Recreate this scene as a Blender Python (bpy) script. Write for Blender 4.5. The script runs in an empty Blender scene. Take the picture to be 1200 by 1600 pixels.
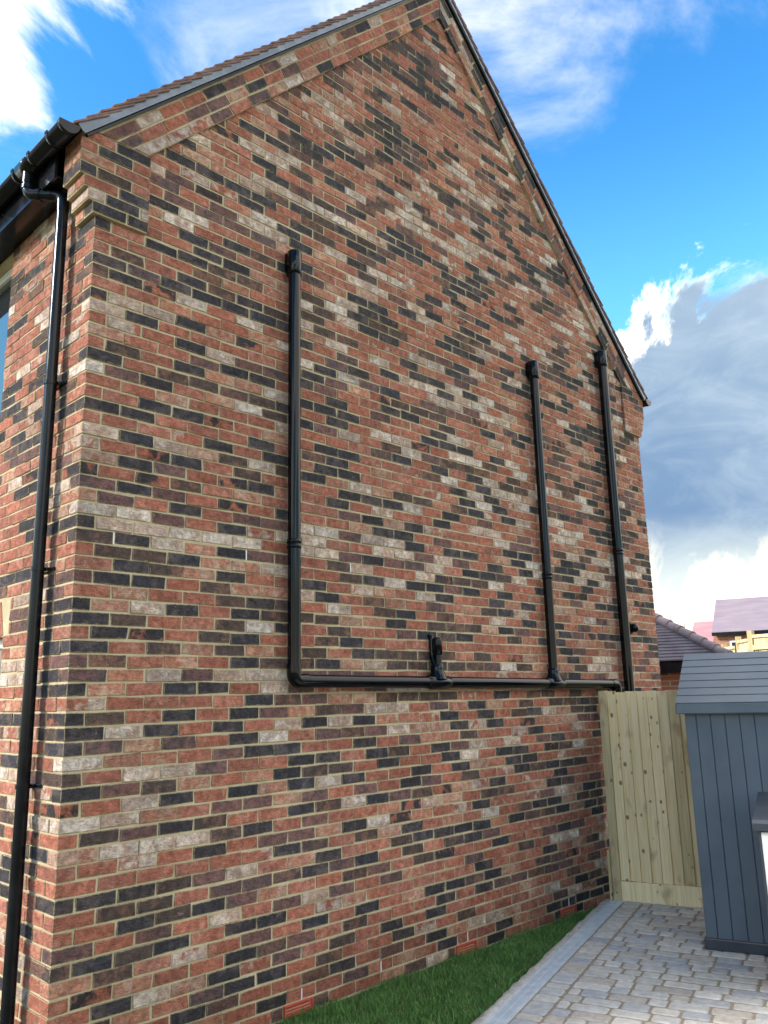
import bpy, math, random
import numpy as np
from mathutils import Vector, Matrix
random.seed(7); rng = np.random.default_rng(7)
SC = bpy.context.scene; COL = SC.collection
ZG = 4.55                      # height of the k = 0 bed joint above the paving

# ------------------------------------------------------------ camera
R0 = Vector((0.70577965, -0.70800228, -0.02465479))
CAMLOC = Vector((-1.95834, -4.25651, 4.55-2.73346))
w = np.array([1.26773935, -0.548554746, 0.647359972]); th = np.linalg.norm(w); kk = w/th
Kx = np.array([[0,-kk[2],kk[1]],[kk[2],0,-kk[0]],[-kk[1],kk[0],0]])
RC = np.eye(3)+math.sin(th)*Kx+(1-math.cos(th))*Kx@Kx       # rows: right, down, forward
FPX = 1297.30
cam = bpy.data.cameras.new('camera'); camo = bpy.data.objects.new('camera', cam); COL.objects.link(camo)
cam.sensor_fit = 'VERTICAL'; cam.sensor_height = 24; cam.sensor_width = 18; cam.lens = FPX/1600*24
cam.clip_start = 0.05; cam.clip_end = 2000
m = Matrix.Identity(4)
for i in range(3):
    m[i][0] = RC[0][i]; m[i][1] = -RC[1][i]; m[i][2] = -RC[2][i]; m[i][3] = CAMLOC[i]
camo.matrix_world = m; SC.camera = camo
def project(p):
    d = RC @ (np.array(p)-np.array(CAMLOC))
    return (600+FPX*d[0]/d[2], 800+FPX*d[1]/d[2], d[2])

# ------------------------------------------------------------ sun, sky, exposure
SUN = Vector((-0.76, 0.46, 0.52)).normalized()
sun = bpy.data.lights.new('sun', 'SUN'); suno = bpy.data.objects.new('sun', sun); COL.objects.link(suno)
sun.energy = 2.0; sun.angle = math.radians(12); sun.color = (1.0, 0.95, 0.88)
suno.rotation_euler = (-SUN).to_track_quat('-Z', 'Y').to_euler(); suno.location = (-8, 8, 12)
SC.view_settings.view_transform = 'Standard'; SC.view_settings.look = 'None'
SC.view_settings.exposure = 1.72; SC.view_settings.gamma = 1; SC.view_settings.use_curve_mapping = False
SC.view_settings.use_white_balance = True; SC.view_settings.white_balance_temperature = 7050; SC.view_settings.white_balance_tint = 12   # a camera balanced for open shade
world = bpy.data.worlds.new('World'); SC.world = world; world.use_nodes = True
def build_world():
    nt = world.node_tree; N = nt.nodes; L = nt.links; N.clear()
    def nd(t, **kw):
        n = N.new(t)
        for k, v in kw.items(): setattr(n, k, v)
        return n
    def math_(op, a, b=None, clamp=False):
        n = nd('ShaderNodeMath', operation=op, use_clamp=clamp)
        for i, x in enumerate((a, b)):
            if x is None: continue
            if isinstance(x, (int, float)): n.inputs[i].default_value = x
            else: L.new(x, n.inputs[i])
        return n.outputs[0]
    def ramp(x, a, b, smooth=True):
        n = nd('ShaderNodeMapRange', interpolation_type='SMOOTHSTEP' if smooth else 'LINEAR')
        L.new(x, n.inputs[0]); n.inputs[1].default_value = a; n.inputs[2].default_value = b
        return n.outputs[0]
    def mix(f, a, b):
        n = nd('ShaderNodeMix', data_type='RGBA')
        for i, x in ((0, f), (6, a), (7, b)):
            if isinstance(x, (int, float)): n.inputs[i].default_value = x
            elif isinstance(x, tuple): n.inputs[i].default_value = (*x, 1)
            else: L.new(x, n.inputs[i])
        return n.outputs[2]
    out = nd('ShaderNodeOutputWorld'); bg = nd('ShaderNodeBackground'); L.new(bg.outputs[0], out.inputs[0])
    bg.inputs[1].default_value = 0.12
    sky = nd('ShaderNodeTexSky', sky_type='NISHITA'); sky.sun_disc = False
    sky.sun_elevation = math.asin(SUN.z); sky.sun_rotation = math.atan2(SUN.x, SUN.y)
    sky.air_density = 1.0; sky.dust_density = 0.15; sky.ozone_density = 2.0
    hs = nd('ShaderNodeHueSaturation'); hs.inputs['Saturation'].default_value = 1.38; hs.inputs['Value'].default_value = 1.05
    L.new(sky.outputs[0], hs.inputs['Color'])
    tc = nd('ShaderNodeTexCoord'); d = tc.outputs['Generated']
    sep = nd('ShaderNodeSeparateXYZ'); L.new(d, sep.inputs[0])
    # cloud layer coordinates: the view direction projected on a flat layer overhead
    zc = math_('MAXIMUM', sep.outputs[2], 0.04); zc = math_('ADD', zc, 0.12)
    cx = math_('DIVIDE', sep.outputs[0], zc); cy = math_('DIVIDE', sep.outputs[1], zc)
    cmb = nd('ShaderNodeCombineXYZ'); L.new(cx, cmb.inputs[0]); L.new(cy, cmb.inputs[1])
    def noise(vec, scale, det, rough, dist=0.0, off=(0,0,0), sc=(1,1,1), rot=0.0):
        mp = nd('ShaderNodeMapping'); L.new(vec, mp.inputs[0]); mp.inputs['Location'].default_value = off
        mp.inputs['Scale'].default_value = sc; mp.inputs['Rotation'].default_value = (0, 0, rot)
        n = nd('ShaderNodeTexNoise'); L.new(mp.outputs[0], n.inputs['Vector']); n.inputs['Scale'].default_value = scale
        n.inputs['Detail'].default_value = det; n.inputs['Roughness'].default_value = rough; n.inputs['Distortion'].default_value = dist
        return n.outputs[0]
    # high thin cloud
    n1 = noise(cmb.outputs[0], 1.5, 9, 0.62, 0.5, (2.1, 0.4, 0), (1, 1.5, 1), 0.6)
    n2 = noise(cmb.outputs[0], 0.55, 3, 0.5, 0.0, (5.3, 1.2, 0))
    wsp = math_('MULTIPLY', math_('MULTIPLY', ramp(n1, 0.48, 0.80), 0.8), ramp(n2, 0.42, 0.62))
    low = math_('MULTIPLY', ramp(sep.outputs[2], 0.62, 0.20), 0.7)
    base = mix(low, hs.outputs[0], (0.75, 2.9, 3.9))        # clear air pales to cyan towards the horizon
    col = mix(wsp, base, (4.9, 4.9, 4.9))
    # broken sunlit cumulus added across the sky, mostly unseen, to light the gable whiter
    n5 = noise(cmb.outputs[0], 0.5, 8, 0.55, 0.25, FILL_CUMULUS)
    cum = ramp(n5, 0.485, 0.56)
    edge = ramp(n5, 0.50, 0.68)
    col = mix(math_('MULTIPLY', cum, 0.96), col, mix(edge, (8.6, 8.5, 8.3), (6.6, 6.6, 6.6)))
    # one big cumulus bank standing behind the house, on the right
    def blob(c, r0, r1):
        v = Vector(c).normalized()
        n = nd('ShaderNodeVectorMath', operation='DOT_PRODUCT'); nn = nd('ShaderNodeVectorMath', operation='NORMALIZE')
        L.new(d, nn.inputs[0]); L.new(nn.outputs[0], n.inputs[0]); n.inputs[1].default_value = v
        return n.outputs['Value'], math.cos(math.radians(r0)), math.cos(math.radians(r1))
    n3 = noise(d, 6.5, 12, 0.62, 0.5, (0.3, 0.8, 0.1))
    n4 = noise(d, 2.4, 6, 0.55, 0.2, (3.3, 0.1, 2.0))
    dv, c0, c1 = blob(BANK, 0, 1)
    f = math_('ADD', dv, math_('MULTIPLY', math_('SUBTRACT', n3, 0.5), 0.095))
    inside = ramp(f, math.cos(math.radians(19.8)), math.cos(math.radians(18.6)))
    deep = ramp(math_('ADD', f, math_('MULTIPLY', math_('SUBTRACT', n4, 0.57), 0.09)), math.cos(math.radians(19.8)), math.cos(math.radians(18.3)))
    n6 = noise(d, 9.0, 8, 0.6, 0.8, (1.3, 2.8, 0.7), (1, 1, 2.2))
    grey = mix(math_('ADD', math_('MULTIPLY', ramp(n4, 0.32, 0.68), 0.6), math_('MULTIPLY', ramp(n6, 0.38, 0.72), 0.4)), (0.52, 0.95, 1.65), (1.45, 1.95, 2.45))
    cc = mix(deep, (5.2, 5.3, 5.2), grey)
    col = mix(inside, col, cc)
    # bright white cloud near the sun
    dv2, _, _ = blob(GLARE, 0, 1)
    f2 = math_('ADD', dv2, math_('MULTIPLY', math_('SUBTRACT', n1, 0.5), 0.075))
    col = mix(ramp(f2, math.cos(math.radians(13.2)), math.cos(math.radians(8.5))), col, (6, 6, 5.9))
    # pale break under the bank, low over the horizon
    lowf = math_('ADD', sep.outputs[2], math_('MULTIPLY', math_('SUBTRACT', n4, 0.5), 0.10))
    hz = ramp(lowf, 0.19, 0.10)
    hcol = mix(ramp(n3, 0.48, 0.60), (2.5, 2.9, 2.9), (6.2, 5.7, 4.2))
    col = mix(math_('MULTIPLY', hz, 0.92), col, hcol)
    L.new(col, bg.inputs[0])
def pxdir(u, v):
    return tuple(RC.T @ np.array([(u-600)/FPX, (v-800)/FPX, 1.0]))
FILL_CUMULUS = (11.9, 6.3, 0.0); BANK = pxdir(1325, 885); GLARE = pxdir(-210, -210)
build_world()

# ------------------------------------------------------------ helpers
def mat(name): 
    m = bpy.data.materials.new(name); m.use_nodes = True
    return m, m.node_tree.nodes, m.node_tree.links, m.node_tree.nodes['Principled BSDF']
def setp(b, col=None, rough=None, spec=None, metal=None):
    if col is not None: b.inputs['Base Color'].default_value = (*col, 1)
    if rough is not None: b.inputs['Roughness'].default_value = rough
    if spec is not None: b.inputs['Specular IOR Level'].default_value = spec
    if metal is not None: b.inputs['Metallic'].default_value = metal
def tnoise(N, L, vec, scale, det=4, rough=0.55, dist=0.0, sc=(1,1,1)):
    mp = N.new('ShaderNodeMapping'); L.new(vec, mp.inputs[0]); mp.inputs['Scale'].default_value = sc
    n = N.new('ShaderNodeTexNoise'); L.new(mp.outputs[0], n.inputs['Vector']); n.inputs['Scale'].default_value = scale
    n.inputs['Detail'].default_value = det; n.inputs['Roughness'].default_value = rough; n.inputs['Distortion'].default_value = dist
    return n
def maprange(N, L, x, a, b, c=0.0, d=1.0, smooth=True):
    n = N.new('ShaderNodeMapRange'); n.interpolation_type = 'SMOOTHSTEP' if smooth else 'LINEAR'
    L.new(x, n.inputs[0])
    for i, v in zip((1,2,3,4), (a,b,c,d)): n.inputs[i].default_value = v
    return n.outputs[0]
def mixc(N, L, f, a, b, blend='MIX'):
    n = N.new('ShaderNodeMix'); n.data_type = 'RGBA'; n.blend_type = blend
    for i, x in ((0, f), (6, a), (7, b)):
        if isinstance(x, (int, float)): n.inputs[i].default_value = x
        elif isinstance(x, tuple): n.inputs[i].default_value = (*x, 1)
        else: L.new(x, n.inputs[i])
    return n.outputs[2]
def mth(N, L, op, a, b=None):
    n = N.new('ShaderNodeMath'); n.operation = op
    for i, x in enumerate((a, b)):
        if x is None: continue
        if isinstance(x, (int, float)): n.inputs[i].default_value = x
        else: L.new(x, n.inputs[i])
    return n.outputs[0]
def bump(N, L, b, h, strength, dist):
    n = N.new('ShaderNodeBump'); n.inputs['Strength'].default_value = strength; n.inputs['Distance'].default_value = dist
    L.new(h, n.inputs['Height']); L.new(n.outputs[0], b.inputs['Normal']); return n
def simple_mat(name, c1, c2, scale, rough=0.7, spec=0.4, bs=0.0, bd=0.005, sc=(1,1,1), det=5, metal=0):
    m, N, L, b = mat(name); setp(b, None, rough, spec, metal)
    g = N.new('ShaderNodeNewGeometry')
    n = tnoise(N, L, g.outputs['Position'], scale, det, 0.6, 0.2, sc)
    L.new(mixc(N, L, maprange(N, L, n.outputs[0], 0.3, 0.7), c1, c2), b.inputs['Base Color'])
    if bs: bump(N, L, b, n.outputs[0], bs, bd)
    return m

class MB:
    """collects simple solids; build() links them as one mesh object"""
    def __init__(s): s.v = []; s.f = []; s.sm = []
    def add(s, vs, fs, smooth=False):
        o = len(s.v); s.v += [tuple(v) for v in vs]
        for f in fs: s.f.append(tuple(o+i for i in f)); s.sm.append(smooth)
        return s
    def box(s, a, b, M=None, ch=0.0):
        x0,y0,z0 = a; x1,y1,z1 = b
        if ch:
            vs, fs = chamfer_box(x0,x1,y0,y1,z0,z1,ch)
        else:
            vs = [(x0,y0,z0),(x1,y0,z0),(x1,y1,z0),(x0,y1,z0),(x0,y0,z1),(x1,y0,z1),(x1,y1,z1),(x0,y1,z1)]
            fs = [(0,3,2,1),(4,5,6,7),(0,1,5,4),(1,2,6,5),(2,3,7,6),(3,0,4,7)]
        if M is not None: vs = [M @ Vector(v) for v in vs]
        return s.add(vs, fs)
    def prism(s, poly, d0, d1, frame):
        """poly: 2D points, extruded from d0 to d1; frame(x, y, d) gives the point"""
        n = len(poly)
        vs = [frame(x, y, d0) for x, y in poly]+[frame(x, y, d1) for x, y in poly]
        fs = [tuple(range(n)), tuple(range(2*n-1, n-1, -1))]+[(i, n+i, n+(i+1) % n, (i+1) % n) for i in range(n)]
        return s.add(vs, fs)
    def lathe(s, prof, M, n=24, cap=True):
        """prof: (radius, height) pairs about the local z axis of M"""
        vs = []; fs = []
        for r, h in prof:
            for i in range(n):
                a = 2*math.pi*i/n; vs.append(M @ Vector((r*math.cos(a), r*math.sin(a), h)))
        for j in range(len(prof)-1):
            for i in range(n):
                fs.append((j*n+i, j*n+(i+1) % n, (j+1)*n+(i+1) % n, (j+1)*n+i))
        s.add(vs, fs, True)
        if cap:
            k = len(prof)-1
            s.add(vs[:n], [tuple(range(n-1, -1, -1))]); s.add(vs[k*n:], [tuple(range(n))])
        return s
    def tube(s, pts, r, n=20, cap=True):
        pts = [Vector(p) for p in pts]; vs = []; fs = []
        rr = r if isinstance(r, (list, tuple)) else [r]*len(pts)
        up = Vector((0.123, 0.3, 0.94)); prev = None
        for i, p in enumerate(pts):
            t = (pts[min(i+1, len(pts)-1)]-pts[max(i-1, 0)]).normalized()
            if prev is None: x = t.orthogonal().normalized()
            else: x = (prev-t*prev.dot(t)).normalized()
            prev = x; y = t.cross(x)
            for k in range(n):
                a = 2*math.pi*k/n; vs.append(p+(x*math.cos(a)+y*math.sin(a))*rr[i])
        for j in range(len(pts)-1):
            for i in range(n): fs.append((j*n+i, j*n+(i+1) % n, (j+1)*n+(i+1) % n, (j+1)*n+i))
        s.add(vs, fs, True)
        if cap:
            k = len(pts)-1
            s.add(vs[:n], [tuple(range(n-1, -1, -1))]); s.add(vs[k*n:], [tuple(range(n))])
        return s
    def build(s, name, material, parent=None):
        me = bpy.data.meshes.new(name); me.from_pydata(s.v, [], s.f); me.update()
        me.polygons.foreach_set('use_smooth', s.sm)
        me.materials.append(material)
        return link(name, me, parent)
def link(name, me, parent=None):
    o = bpy.data.objects.new(name, me); COL.objects.link(o)
    if parent is not None: o.parent = parent
    return o
def empty(name, loc, label, cat, group=None):
    o = bpy.data.objects.new(name, None); COL.objects.link(o); o.location = loc
    o.empty_display_size = 0.2
    tag(o, label, cat, group); bpy.context.view_layer.update(); return o
def tag(o, label=None, cat=None, group=None, kind=None):
    if label: o['label'] = label
    if cat: o['category'] = cat
    if group: o['group'] = group
    if kind: o['kind'] = kind
    return o
def adopt(parent, *objs):
    """parent world-space meshes under an Empty that stands at the thing's base"""
    for o in objs: o.parent = parent; o.matrix_parent_inverse = Matrix.Translation(parent.location).inverted()
def chamfer_box(x0,x1,y0,y1,z0,z1,c):
    X = (x0,x1); Y = (y0,y1); Z = (z0,z1); vs = []; idx = {}
    for i in (0,1):
        for j in (0,1):
            for k in (0,1):
                sx, sy, sz = (1-2*i)*c, (1-2*j)*c, (1-2*k)*c
                for ax in range(3):
                    p = [X[i]+sx, Y[j]+sy, Z[k]+sz]; p[ax] = (X[i],Y[j],Z[k])[ax]
                    idx[i,j,k,ax] = len(vs); vs.append(tuple(p))
    fs = []
    for ax in range(3):
        a, b = [q for q in range(3) if q != ax]
        for s in (0,1):
            q = []
            for (p, r) in ((0,0),(1,0),(1,1),(0,1)):
                key = [0,0,0]; key[ax] = s; key[a] = p; key[b] = r; q.append(idx[(*key, ax)])
            flip = (s == 0) ^ (ax == 1)
            fs.append(tuple(q[::-1]) if flip else tuple(q))
    for ax in range(3):
        a, b = [q for q in range(3) if q != ax]
        for p in (0,1):
            for r in (0,1):
                k0 = [0,0,0]; k0[a] = p; k0[b] = r; k1 = list(k0); k1[ax] = 1
                q = [idx[(*k0, a)], idx[(*k1, a)], idx[(*k1, b)], idx[(*k0, b)]]
                fs.append(tuple(q))
    for i in (0,1):
        for j in (0,1):
            for k in (0,1): fs.append((idx[i,j,k,0], idx[i,j,k,1], idx[i,j,k,2]))
    # make the winding point outwards
    cx = np.array([(x0+x1)/2,(y0+y1)/2,(z0+z1)/2]); V = np.array(vs); res = []
    for f in fs:
        p = V[list(f)]; n = np.cross(p[1]-p[0], p[2]-p[0])
        res.append(f if n @ (p.mean(0)-cx) > 0 else f[::-1])
    return vs, res
CB_V, CB_F = chamfer_box(0,1,0,1,0,1,0.1)

# ------------------------------------------------------------ materials
def brick_material():
    m, N, L, b = mat('stock_brick'); setp(b, None, 0.9, 0.25)
    g = N.new('ShaderNodeNewGeometry'); P = g.outputs['Position']
    A = N.new('ShaderNodeAttribute'); A.attribute_name = 'tone_a'
    B = N.new('ShaderNodeAttribute'); B.attribute_name = 'tone_b'
    S = N.new('ShaderNodeAttribute'); S.attribute_name = 'seed'
    uv = N.new('ShaderNodeUVMap'); uv.uv_map = 'face'; dm = N.new('ShaderNodeUVMap'); dm.uv_map = 'size'
    sv = N.new('ShaderNodeVectorMath'); sv.operation = 'ADD'; L.new(P, sv.inputs[0]); L.new(S.outputs['Color'], sv.inputs[1])
    n1 = tnoise(N, L, sv.outputs[0], 9, 5, 0.6, 0.4)
    thr = mth(N, L, 'SUBTRACT', 1.0, B.outputs['Alpha'])
    dlt = mth(N, L, 'SUBTRACT', n1.outputs[0], thr)
    pf = maprange(N, L, dlt, -0.05, 0.06)
    c = mixc(N, L, pf, A.outputs['Color'], B.outputs['Color'])
    n2 = tnoise(N, L, sv.outputs[0], 28, 6, 0.65, 0.3)
    c = mixc(N, L, 0.75, c, mixc(N, L, maprange(N, L, n2.outputs[0], 0.3, 0.72), (0.55,0.53,0.53), (1.42,1.39,1.36)), 'MULTIPLY')
    n3 = tnoise(N, L, sv.outputs[0], 110, 3, 0.7)
    c = mixc(N, L, maprange(N, L, n3.outputs[0], 0.66, 0.76, 0, 0.5), c, (0.05,0.045,0.045))
    # lime bloom: pale smears
    n5 = tnoise(N, L, sv.outputs[0], 16, 6, 0.7, 0.6, (1,1,1.6))
    c = mixc(N, L, maprange(N, L, n5.outputs[0], 0.63, 0.78, 0, 0.55), c, (0.52,0.46,0.40))
    # mortar smeared over the arrises
    s1 = N.new('ShaderNodeSeparateXYZ'); L.new(uv.outputs[0], s1.inputs[0])
    s2 = N.new('ShaderNodeSeparateXYZ'); L.new(dm.outputs[0], s2.inputs[0])
    e = mth(N, L, 'MINIMUM', mth(N, L, 'MINIMUM', s1.outputs[0], mth(N, L, 'SUBTRACT', s2.outputs[0], s1.outputs[0])),
            mth(N, L, 'MINIMUM', s1.outputs[1], mth(N, L, 'SUBTRACT', s2.outputs[1], s1.outputs[1])))
    n4 = tnoise(N, L, P, 30, 6, 0.8, 0.6)
    ee = mth(N, L, 'SUBTRACT', e, mth(N, L, 'MULTIPLY', mth(N, L, 'SUBTRACT', n4.outputs[0], 0.47), 0.022))
    c = mixc(N, L, maprange(N, L, ee, 0.0045, 0.0, 0, 0.85), c, (0.40,0.33,0.20))
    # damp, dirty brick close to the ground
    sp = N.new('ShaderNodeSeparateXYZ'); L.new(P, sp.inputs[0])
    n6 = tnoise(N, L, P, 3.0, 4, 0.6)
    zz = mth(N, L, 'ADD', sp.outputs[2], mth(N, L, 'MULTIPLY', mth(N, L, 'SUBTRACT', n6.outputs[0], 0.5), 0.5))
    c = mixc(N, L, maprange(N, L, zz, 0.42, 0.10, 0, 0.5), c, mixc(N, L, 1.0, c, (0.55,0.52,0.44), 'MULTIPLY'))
    cr = tnoise(N, L, sv.outputs[0], 26, 5, 0.7, 1.2, (1,1,2.2))
    cm = maprange(N, L, cr.outputs[0], 0.34, 0.47, 0.72, 1.0)
    cg = N.new('ShaderNodeCombineColor')
    for q in range(3): L.new(cm, cg.inputs[q])
    c = mixc(N, L, 1.0, c, cg.outputs[0], 'MULTIPLY')
    n9 = tnoise(N, L, P, 1.1, 5, 0.6, 0.4, (1,1,0.45)); wm = maprange(N, L, n9.outputs[0], 0.3, 0.7, 0.86, 1.08)
    wc = N.new('ShaderNodeCombineColor')
    for q in range(3): L.new(wm, wc.inputs[q])
    c = mixc(N, L, 1.0, c, wc.outputs[0], 'MULTIPLY')
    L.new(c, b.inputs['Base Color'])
    hh = mth(N, L, 'ADD', mth(N, L, 'MULTIPLY', cr.outputs[0], 1.0), mth(N, L, 'MULTIPLY', n3.outputs[0], 0.25))
    bump(N, L, b, hh, 1.0, 0.016)
    return m
M_BRICK = brick_material()
def mortar_material():
    m, N, L, b = mat('lime_mortar'); setp(b, None, 0.95, 0.2)
    g = N.new('ShaderNodeNewGeometry'); P = g.outputs['Position']
    n = tnoise(N, L, P, 7, 6, 0.65, 0.3); n2 = tnoise(N, L, P, 160, 3, 0.7)
    c = mixc(N, L, maprange(N, L, n.outputs[0], 0.3, 0.72), (0.44,0.37,0.235), (0.60,0.52,0.35))
    c = mixc(N, L, maprange(N, L, n2.outputs[0], 0.3, 0.7, 0, 0.5), c, (0.30,0.24,0.14))
    n9 = tnoise(N, L, P, 1.1, 5, 0.6, 0.4, (1,1,0.45)); wm = maprange(N, L, n9.outputs[0], 0.3, 0.7, 0.86, 1.08)
    wc = N.new('ShaderNodeCombineColor')
    for q in range(3): L.new(wm, wc.inputs[q])
    c = mixc(N, L, 1.0, c, wc.outputs[0], 'MULTIPLY')
    L.new(c, b.inputs['Base Color']); bump(N, L, b, n2.outputs[0], 0.5, 0.004)
    return m
M_MORTAR = mortar_material()
def wall_pattern_material():      # brick seen from far away, or sides nobody sees from here
    m, N, L, b = mat('far_brickwork'); setp(b, None, 0.9, 0.2)
    tc = N.new('ShaderNodeNewGeometry')
    sp = N.new('ShaderNodeSeparateXYZ'); L.new(tc.outputs['Position'], sp.inputs[0])
    cb = N.new('ShaderNodeCombineXYZ'); L.new(mth(N, L, 'ADD', sp.outputs[0], sp.outputs[1]), cb.inputs[0]); L.new(sp.outputs[2], cb.inputs[1])
    br = N.new('ShaderNodeTexBrick'); L.new(cb.outputs[0], br.inputs['Vector']); br.inputs['Scale'].default_value = 1
    br.inputs['Brick Width'].default_value = .225; br.inputs['Row Height'].default_value = .075; br.inputs['Mortar Size'].default_value = .006
    br.inputs['Color1'].default_value = (0.40,0.15,0.10,1); br.inputs['Color2'].default_value = (0.10,0.06,0.055,1); br.inputs['Mortar'].default_value = (0.46,0.38,0.25,1)
    br.inputs['Bias'].default_value = -0.3
    L.new(br.outputs[0], b.inputs['Base Color']); return m
M_FARBRICK = wall_pattern_material()
def pvc(name, col, rough, streak=True):
    m, N, L, b = mat(name); setp(b, col, rough, 0.24)
    g = N.new('ShaderNodeNewGeometry'); n = tnoise(N, L, g.outputs['Position'], 6, 5, 0.6, 0.2)
    L.new(maprange(N, L, n.outputs[0], 0.3, 0.7, rough*0.75, rough*1.4), b.inputs['Roughness'])
    L.new(mixc(N, L, maprange(N, L, n.outputs[0], 0.35, 0.75), col, tuple(x*1.5+0.002 for x in col)), b.inputs['Base Color'])
    return m
M_BLACK = pvc('black_pvc', (0.002,0.0025,0.004), 0.05)
M_BLACK2 = pvc('black_gutter_pvc', (0.006,0.007,0.009), 0.16)
M_VERGE = pvc('slate_grey_pvc', (0.15,0.18,0.22), 0.25)
M_TILE = simple_mat('brown_clay_tile', (0.13,0.075,0.065), (0.24,0.15,0.13), 9, 0.85, 0.3, 0.3)
M_SHED = simple_mat('grey_blue_shed_panel', (0.086,0.111,0.138), (0.104,0.132,0.160), 3.0, 0.55, 0.35, 0.15, 0.002)
M_SHEDROOF = simple_mat('grey_blue_shed_roof', (0.090,0.117,0.143), (0.112,0.142,0.168), 4.0, 0.42, 0.4, 0.15, 0.002)
M_SHEDDARK = simple_mat('dark_grey_shed_trim', (0.028,0.036,0.048), (0.045,0.055,0.07), 6.0, 0.4, 0.45)
M_WHITEPANEL = simple_mat('off_white_panel', (0.72,0.73,0.70), (0.80,0.80,0.77), 4.0, 0.5, 0.4)
def timber(name, c1, c2, stain=0.5):
    m, N, L, b = mat(name); setp(b, None, 0.75, 0.25)
    g = N.new('ShaderNodeNewGeometry'); oi = N.new('ShaderNodeObjectInfo'); P = g.outputs['Position']
    off = N.new('ShaderNodeVectorMath'); off.operation = 'ADD'; L.new(P, off.inputs[0])
    cb = N.new('ShaderNodeCombineXYZ'); L.new(mth(N, L, 'MULTIPLY', oi.outputs['Random'], 37), cb.inputs[0]); L.new(mth(N, L, 'MULTIPLY', oi.outputs['Random'], 91), cb.inputs[2]); L.new(cb.outputs[0], off.inputs[1])
    n = tnoise(N, L, off.outputs[0], 30, 5, 0.6, 1.2, (1,1,0.05))
    c = mixc(N, L, maprange(N, L, n.outputs[0], 0.3, 0.7), c1, c2)
    k = tnoise(N, L, off.outputs[0], 7.0, 2, 0.4, 0.0, (1,1,0.6))
    c = mixc(N, L, maprange(N, L, k.outputs[0], 0.58, 0.74, 0, stain), c, (0.24,0.155,0.07))
    v = N.new('ShaderNodeTexVoronoi'); mp = N.new('ShaderNodeMapping'); mp.inputs['Scale'].default_value = (1,1,0.75); L.new(off.outputs[0], mp.inputs[0]); L.new(mp.outputs[0], v.inputs['Vector'])
    v.inputs['Scale'].default_value = 12.5; v.inputs['Randomness'].default_value = 0.9
    vc = N.new('ShaderNodeSeparateColor'); L.new(v.outputs['Color'], vc.inputs[0])
    kr = mth(N, L, 'MULTIPLY', vc.outputs[0], 0.21)
    kd = mth(N, L, 'SUBTRACT', v.outputs['Distance'], kr)
    c = mixc(N, L, maprange(N, L, kd, 0.06, -0.05, 0, 0.8), c, (0.13,0.075,0.035))
    hu = mth(N, L, 'ADD', mth(N, L, 'MULTIPLY', oi.outputs['Random'], 0.22), 0.84)
    cm = N.new('ShaderNodeCombineColor'); 
    for i in range(3): L.new(hu, cm.inputs[i])
    c = mixc(N, L, 1.0, c, cm.outputs[0], 'MULTIPLY')
    L.new(c, b.inputs['Base Color']); bump(N, L, b, n.outputs[0], 0.3, 0.003); return m
M_PINE = timber('treated_pine', (0.74,0.57,0.30), (0.87,0.72,0.45))
M_PINE_OLD = timber('weathered_pine', (0.46,0.35,0.18), (0.58,0.48,0.28))
M_TERRA = simple_mat('terracotta_plastic', (0.42,0.055,0.038), (0.50,0.085,0.058), 20, 0.5, 0.4)
M_VENTSHADE = simple_mat('painted_vent_shade', (0.01,0.01,0.01), (0.015,0.014,0.013), 3, 0.9, 0.1)
M_WHITE = simple_mat('white_upvc', (0.70,0.72,0.72), (0.78,0.79,0.79), 6, 0.35, 0.5)
def glass_mat():
    m, N, L, b = mat('window_glass'); setp(b, (0.02,0.025,0.03), 0.03, 0.9)
    b.inputs['IOR'].default_value = 1.9
    g = N.new('ShaderNodeNewGeometry'); n = tnoise(N, L, g.outputs['Position'], 2.0, 2)
    bump(N, L, b, n.outputs[0], 0.05, 0.01); return m
M_GLASS = glass_mat()
M_CONC = simple_mat('concrete_edging', (0.27,0.26,0.23), (0.42,0.41,0.37), 14, 0.9, 0.25, 0.6, 0.008)
M_GALV = simple_mat('galvanised_steel', (0.46,0.52,0.56), (0.60,0.66,0.70), 12, 0.35, 0.6, 0.0, metal=0.15)
M_SAND = simple_mat('jointing_sand', (0.20,0.165,0.12), (0.30,0.25,0.19), 40, 0.95, 0.2, 0.6, 0.004)
def attr_mat(name, rough, bs, scale, spec=0.3, mottle=(0.7,1.25)):
    m, N, L, b = mat(name); setp(b, None, rough, spec)
    A = N.new('ShaderNodeAttribute'); A.attribute_name = 'tone_a'
    g = N.new('ShaderNodeNewGeometry'); n = tnoise(N, L, g.outputs['Position'], scale, 6, 0.65, 0.3); n2 = tnoise(N, L, g.outputs['Position'], scale*5, 3, 0.7)
    c = mixc(N, L, 1.0, A.outputs['Color'], mixc(N, L, maprange(N, L, n.outputs[0], 0.3, 0.72), (mottle[0],)*3, (mottle[1],)*3), 'MULTIPLY')
    c = mixc(N, L, maprange(N, L, n2.outputs[0], 0.6, 0.75, 0, 0.3), c, (0.07,0.06,0.05))
    L.new(c, b.inputs['Base Color'])
    if bs: bump(N, L, b, n2.outputs[0], bs, 0.005)
    return m
M_PAVER = attr_mat('tumbled_sett', 0.85, 0.3, 18, 0.3, (0.82,1.15))
M_GRASS = attr_mat('grass_blade', 0.55, 0, 6, 0.3, (0.75,1.2))
M_SOIL = simple_mat('lawn_soil', (0.045,0.07,0.022), (0.075,0.10,0.035), 25, 0.95, 0.1, 0.5, 0.01)

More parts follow.
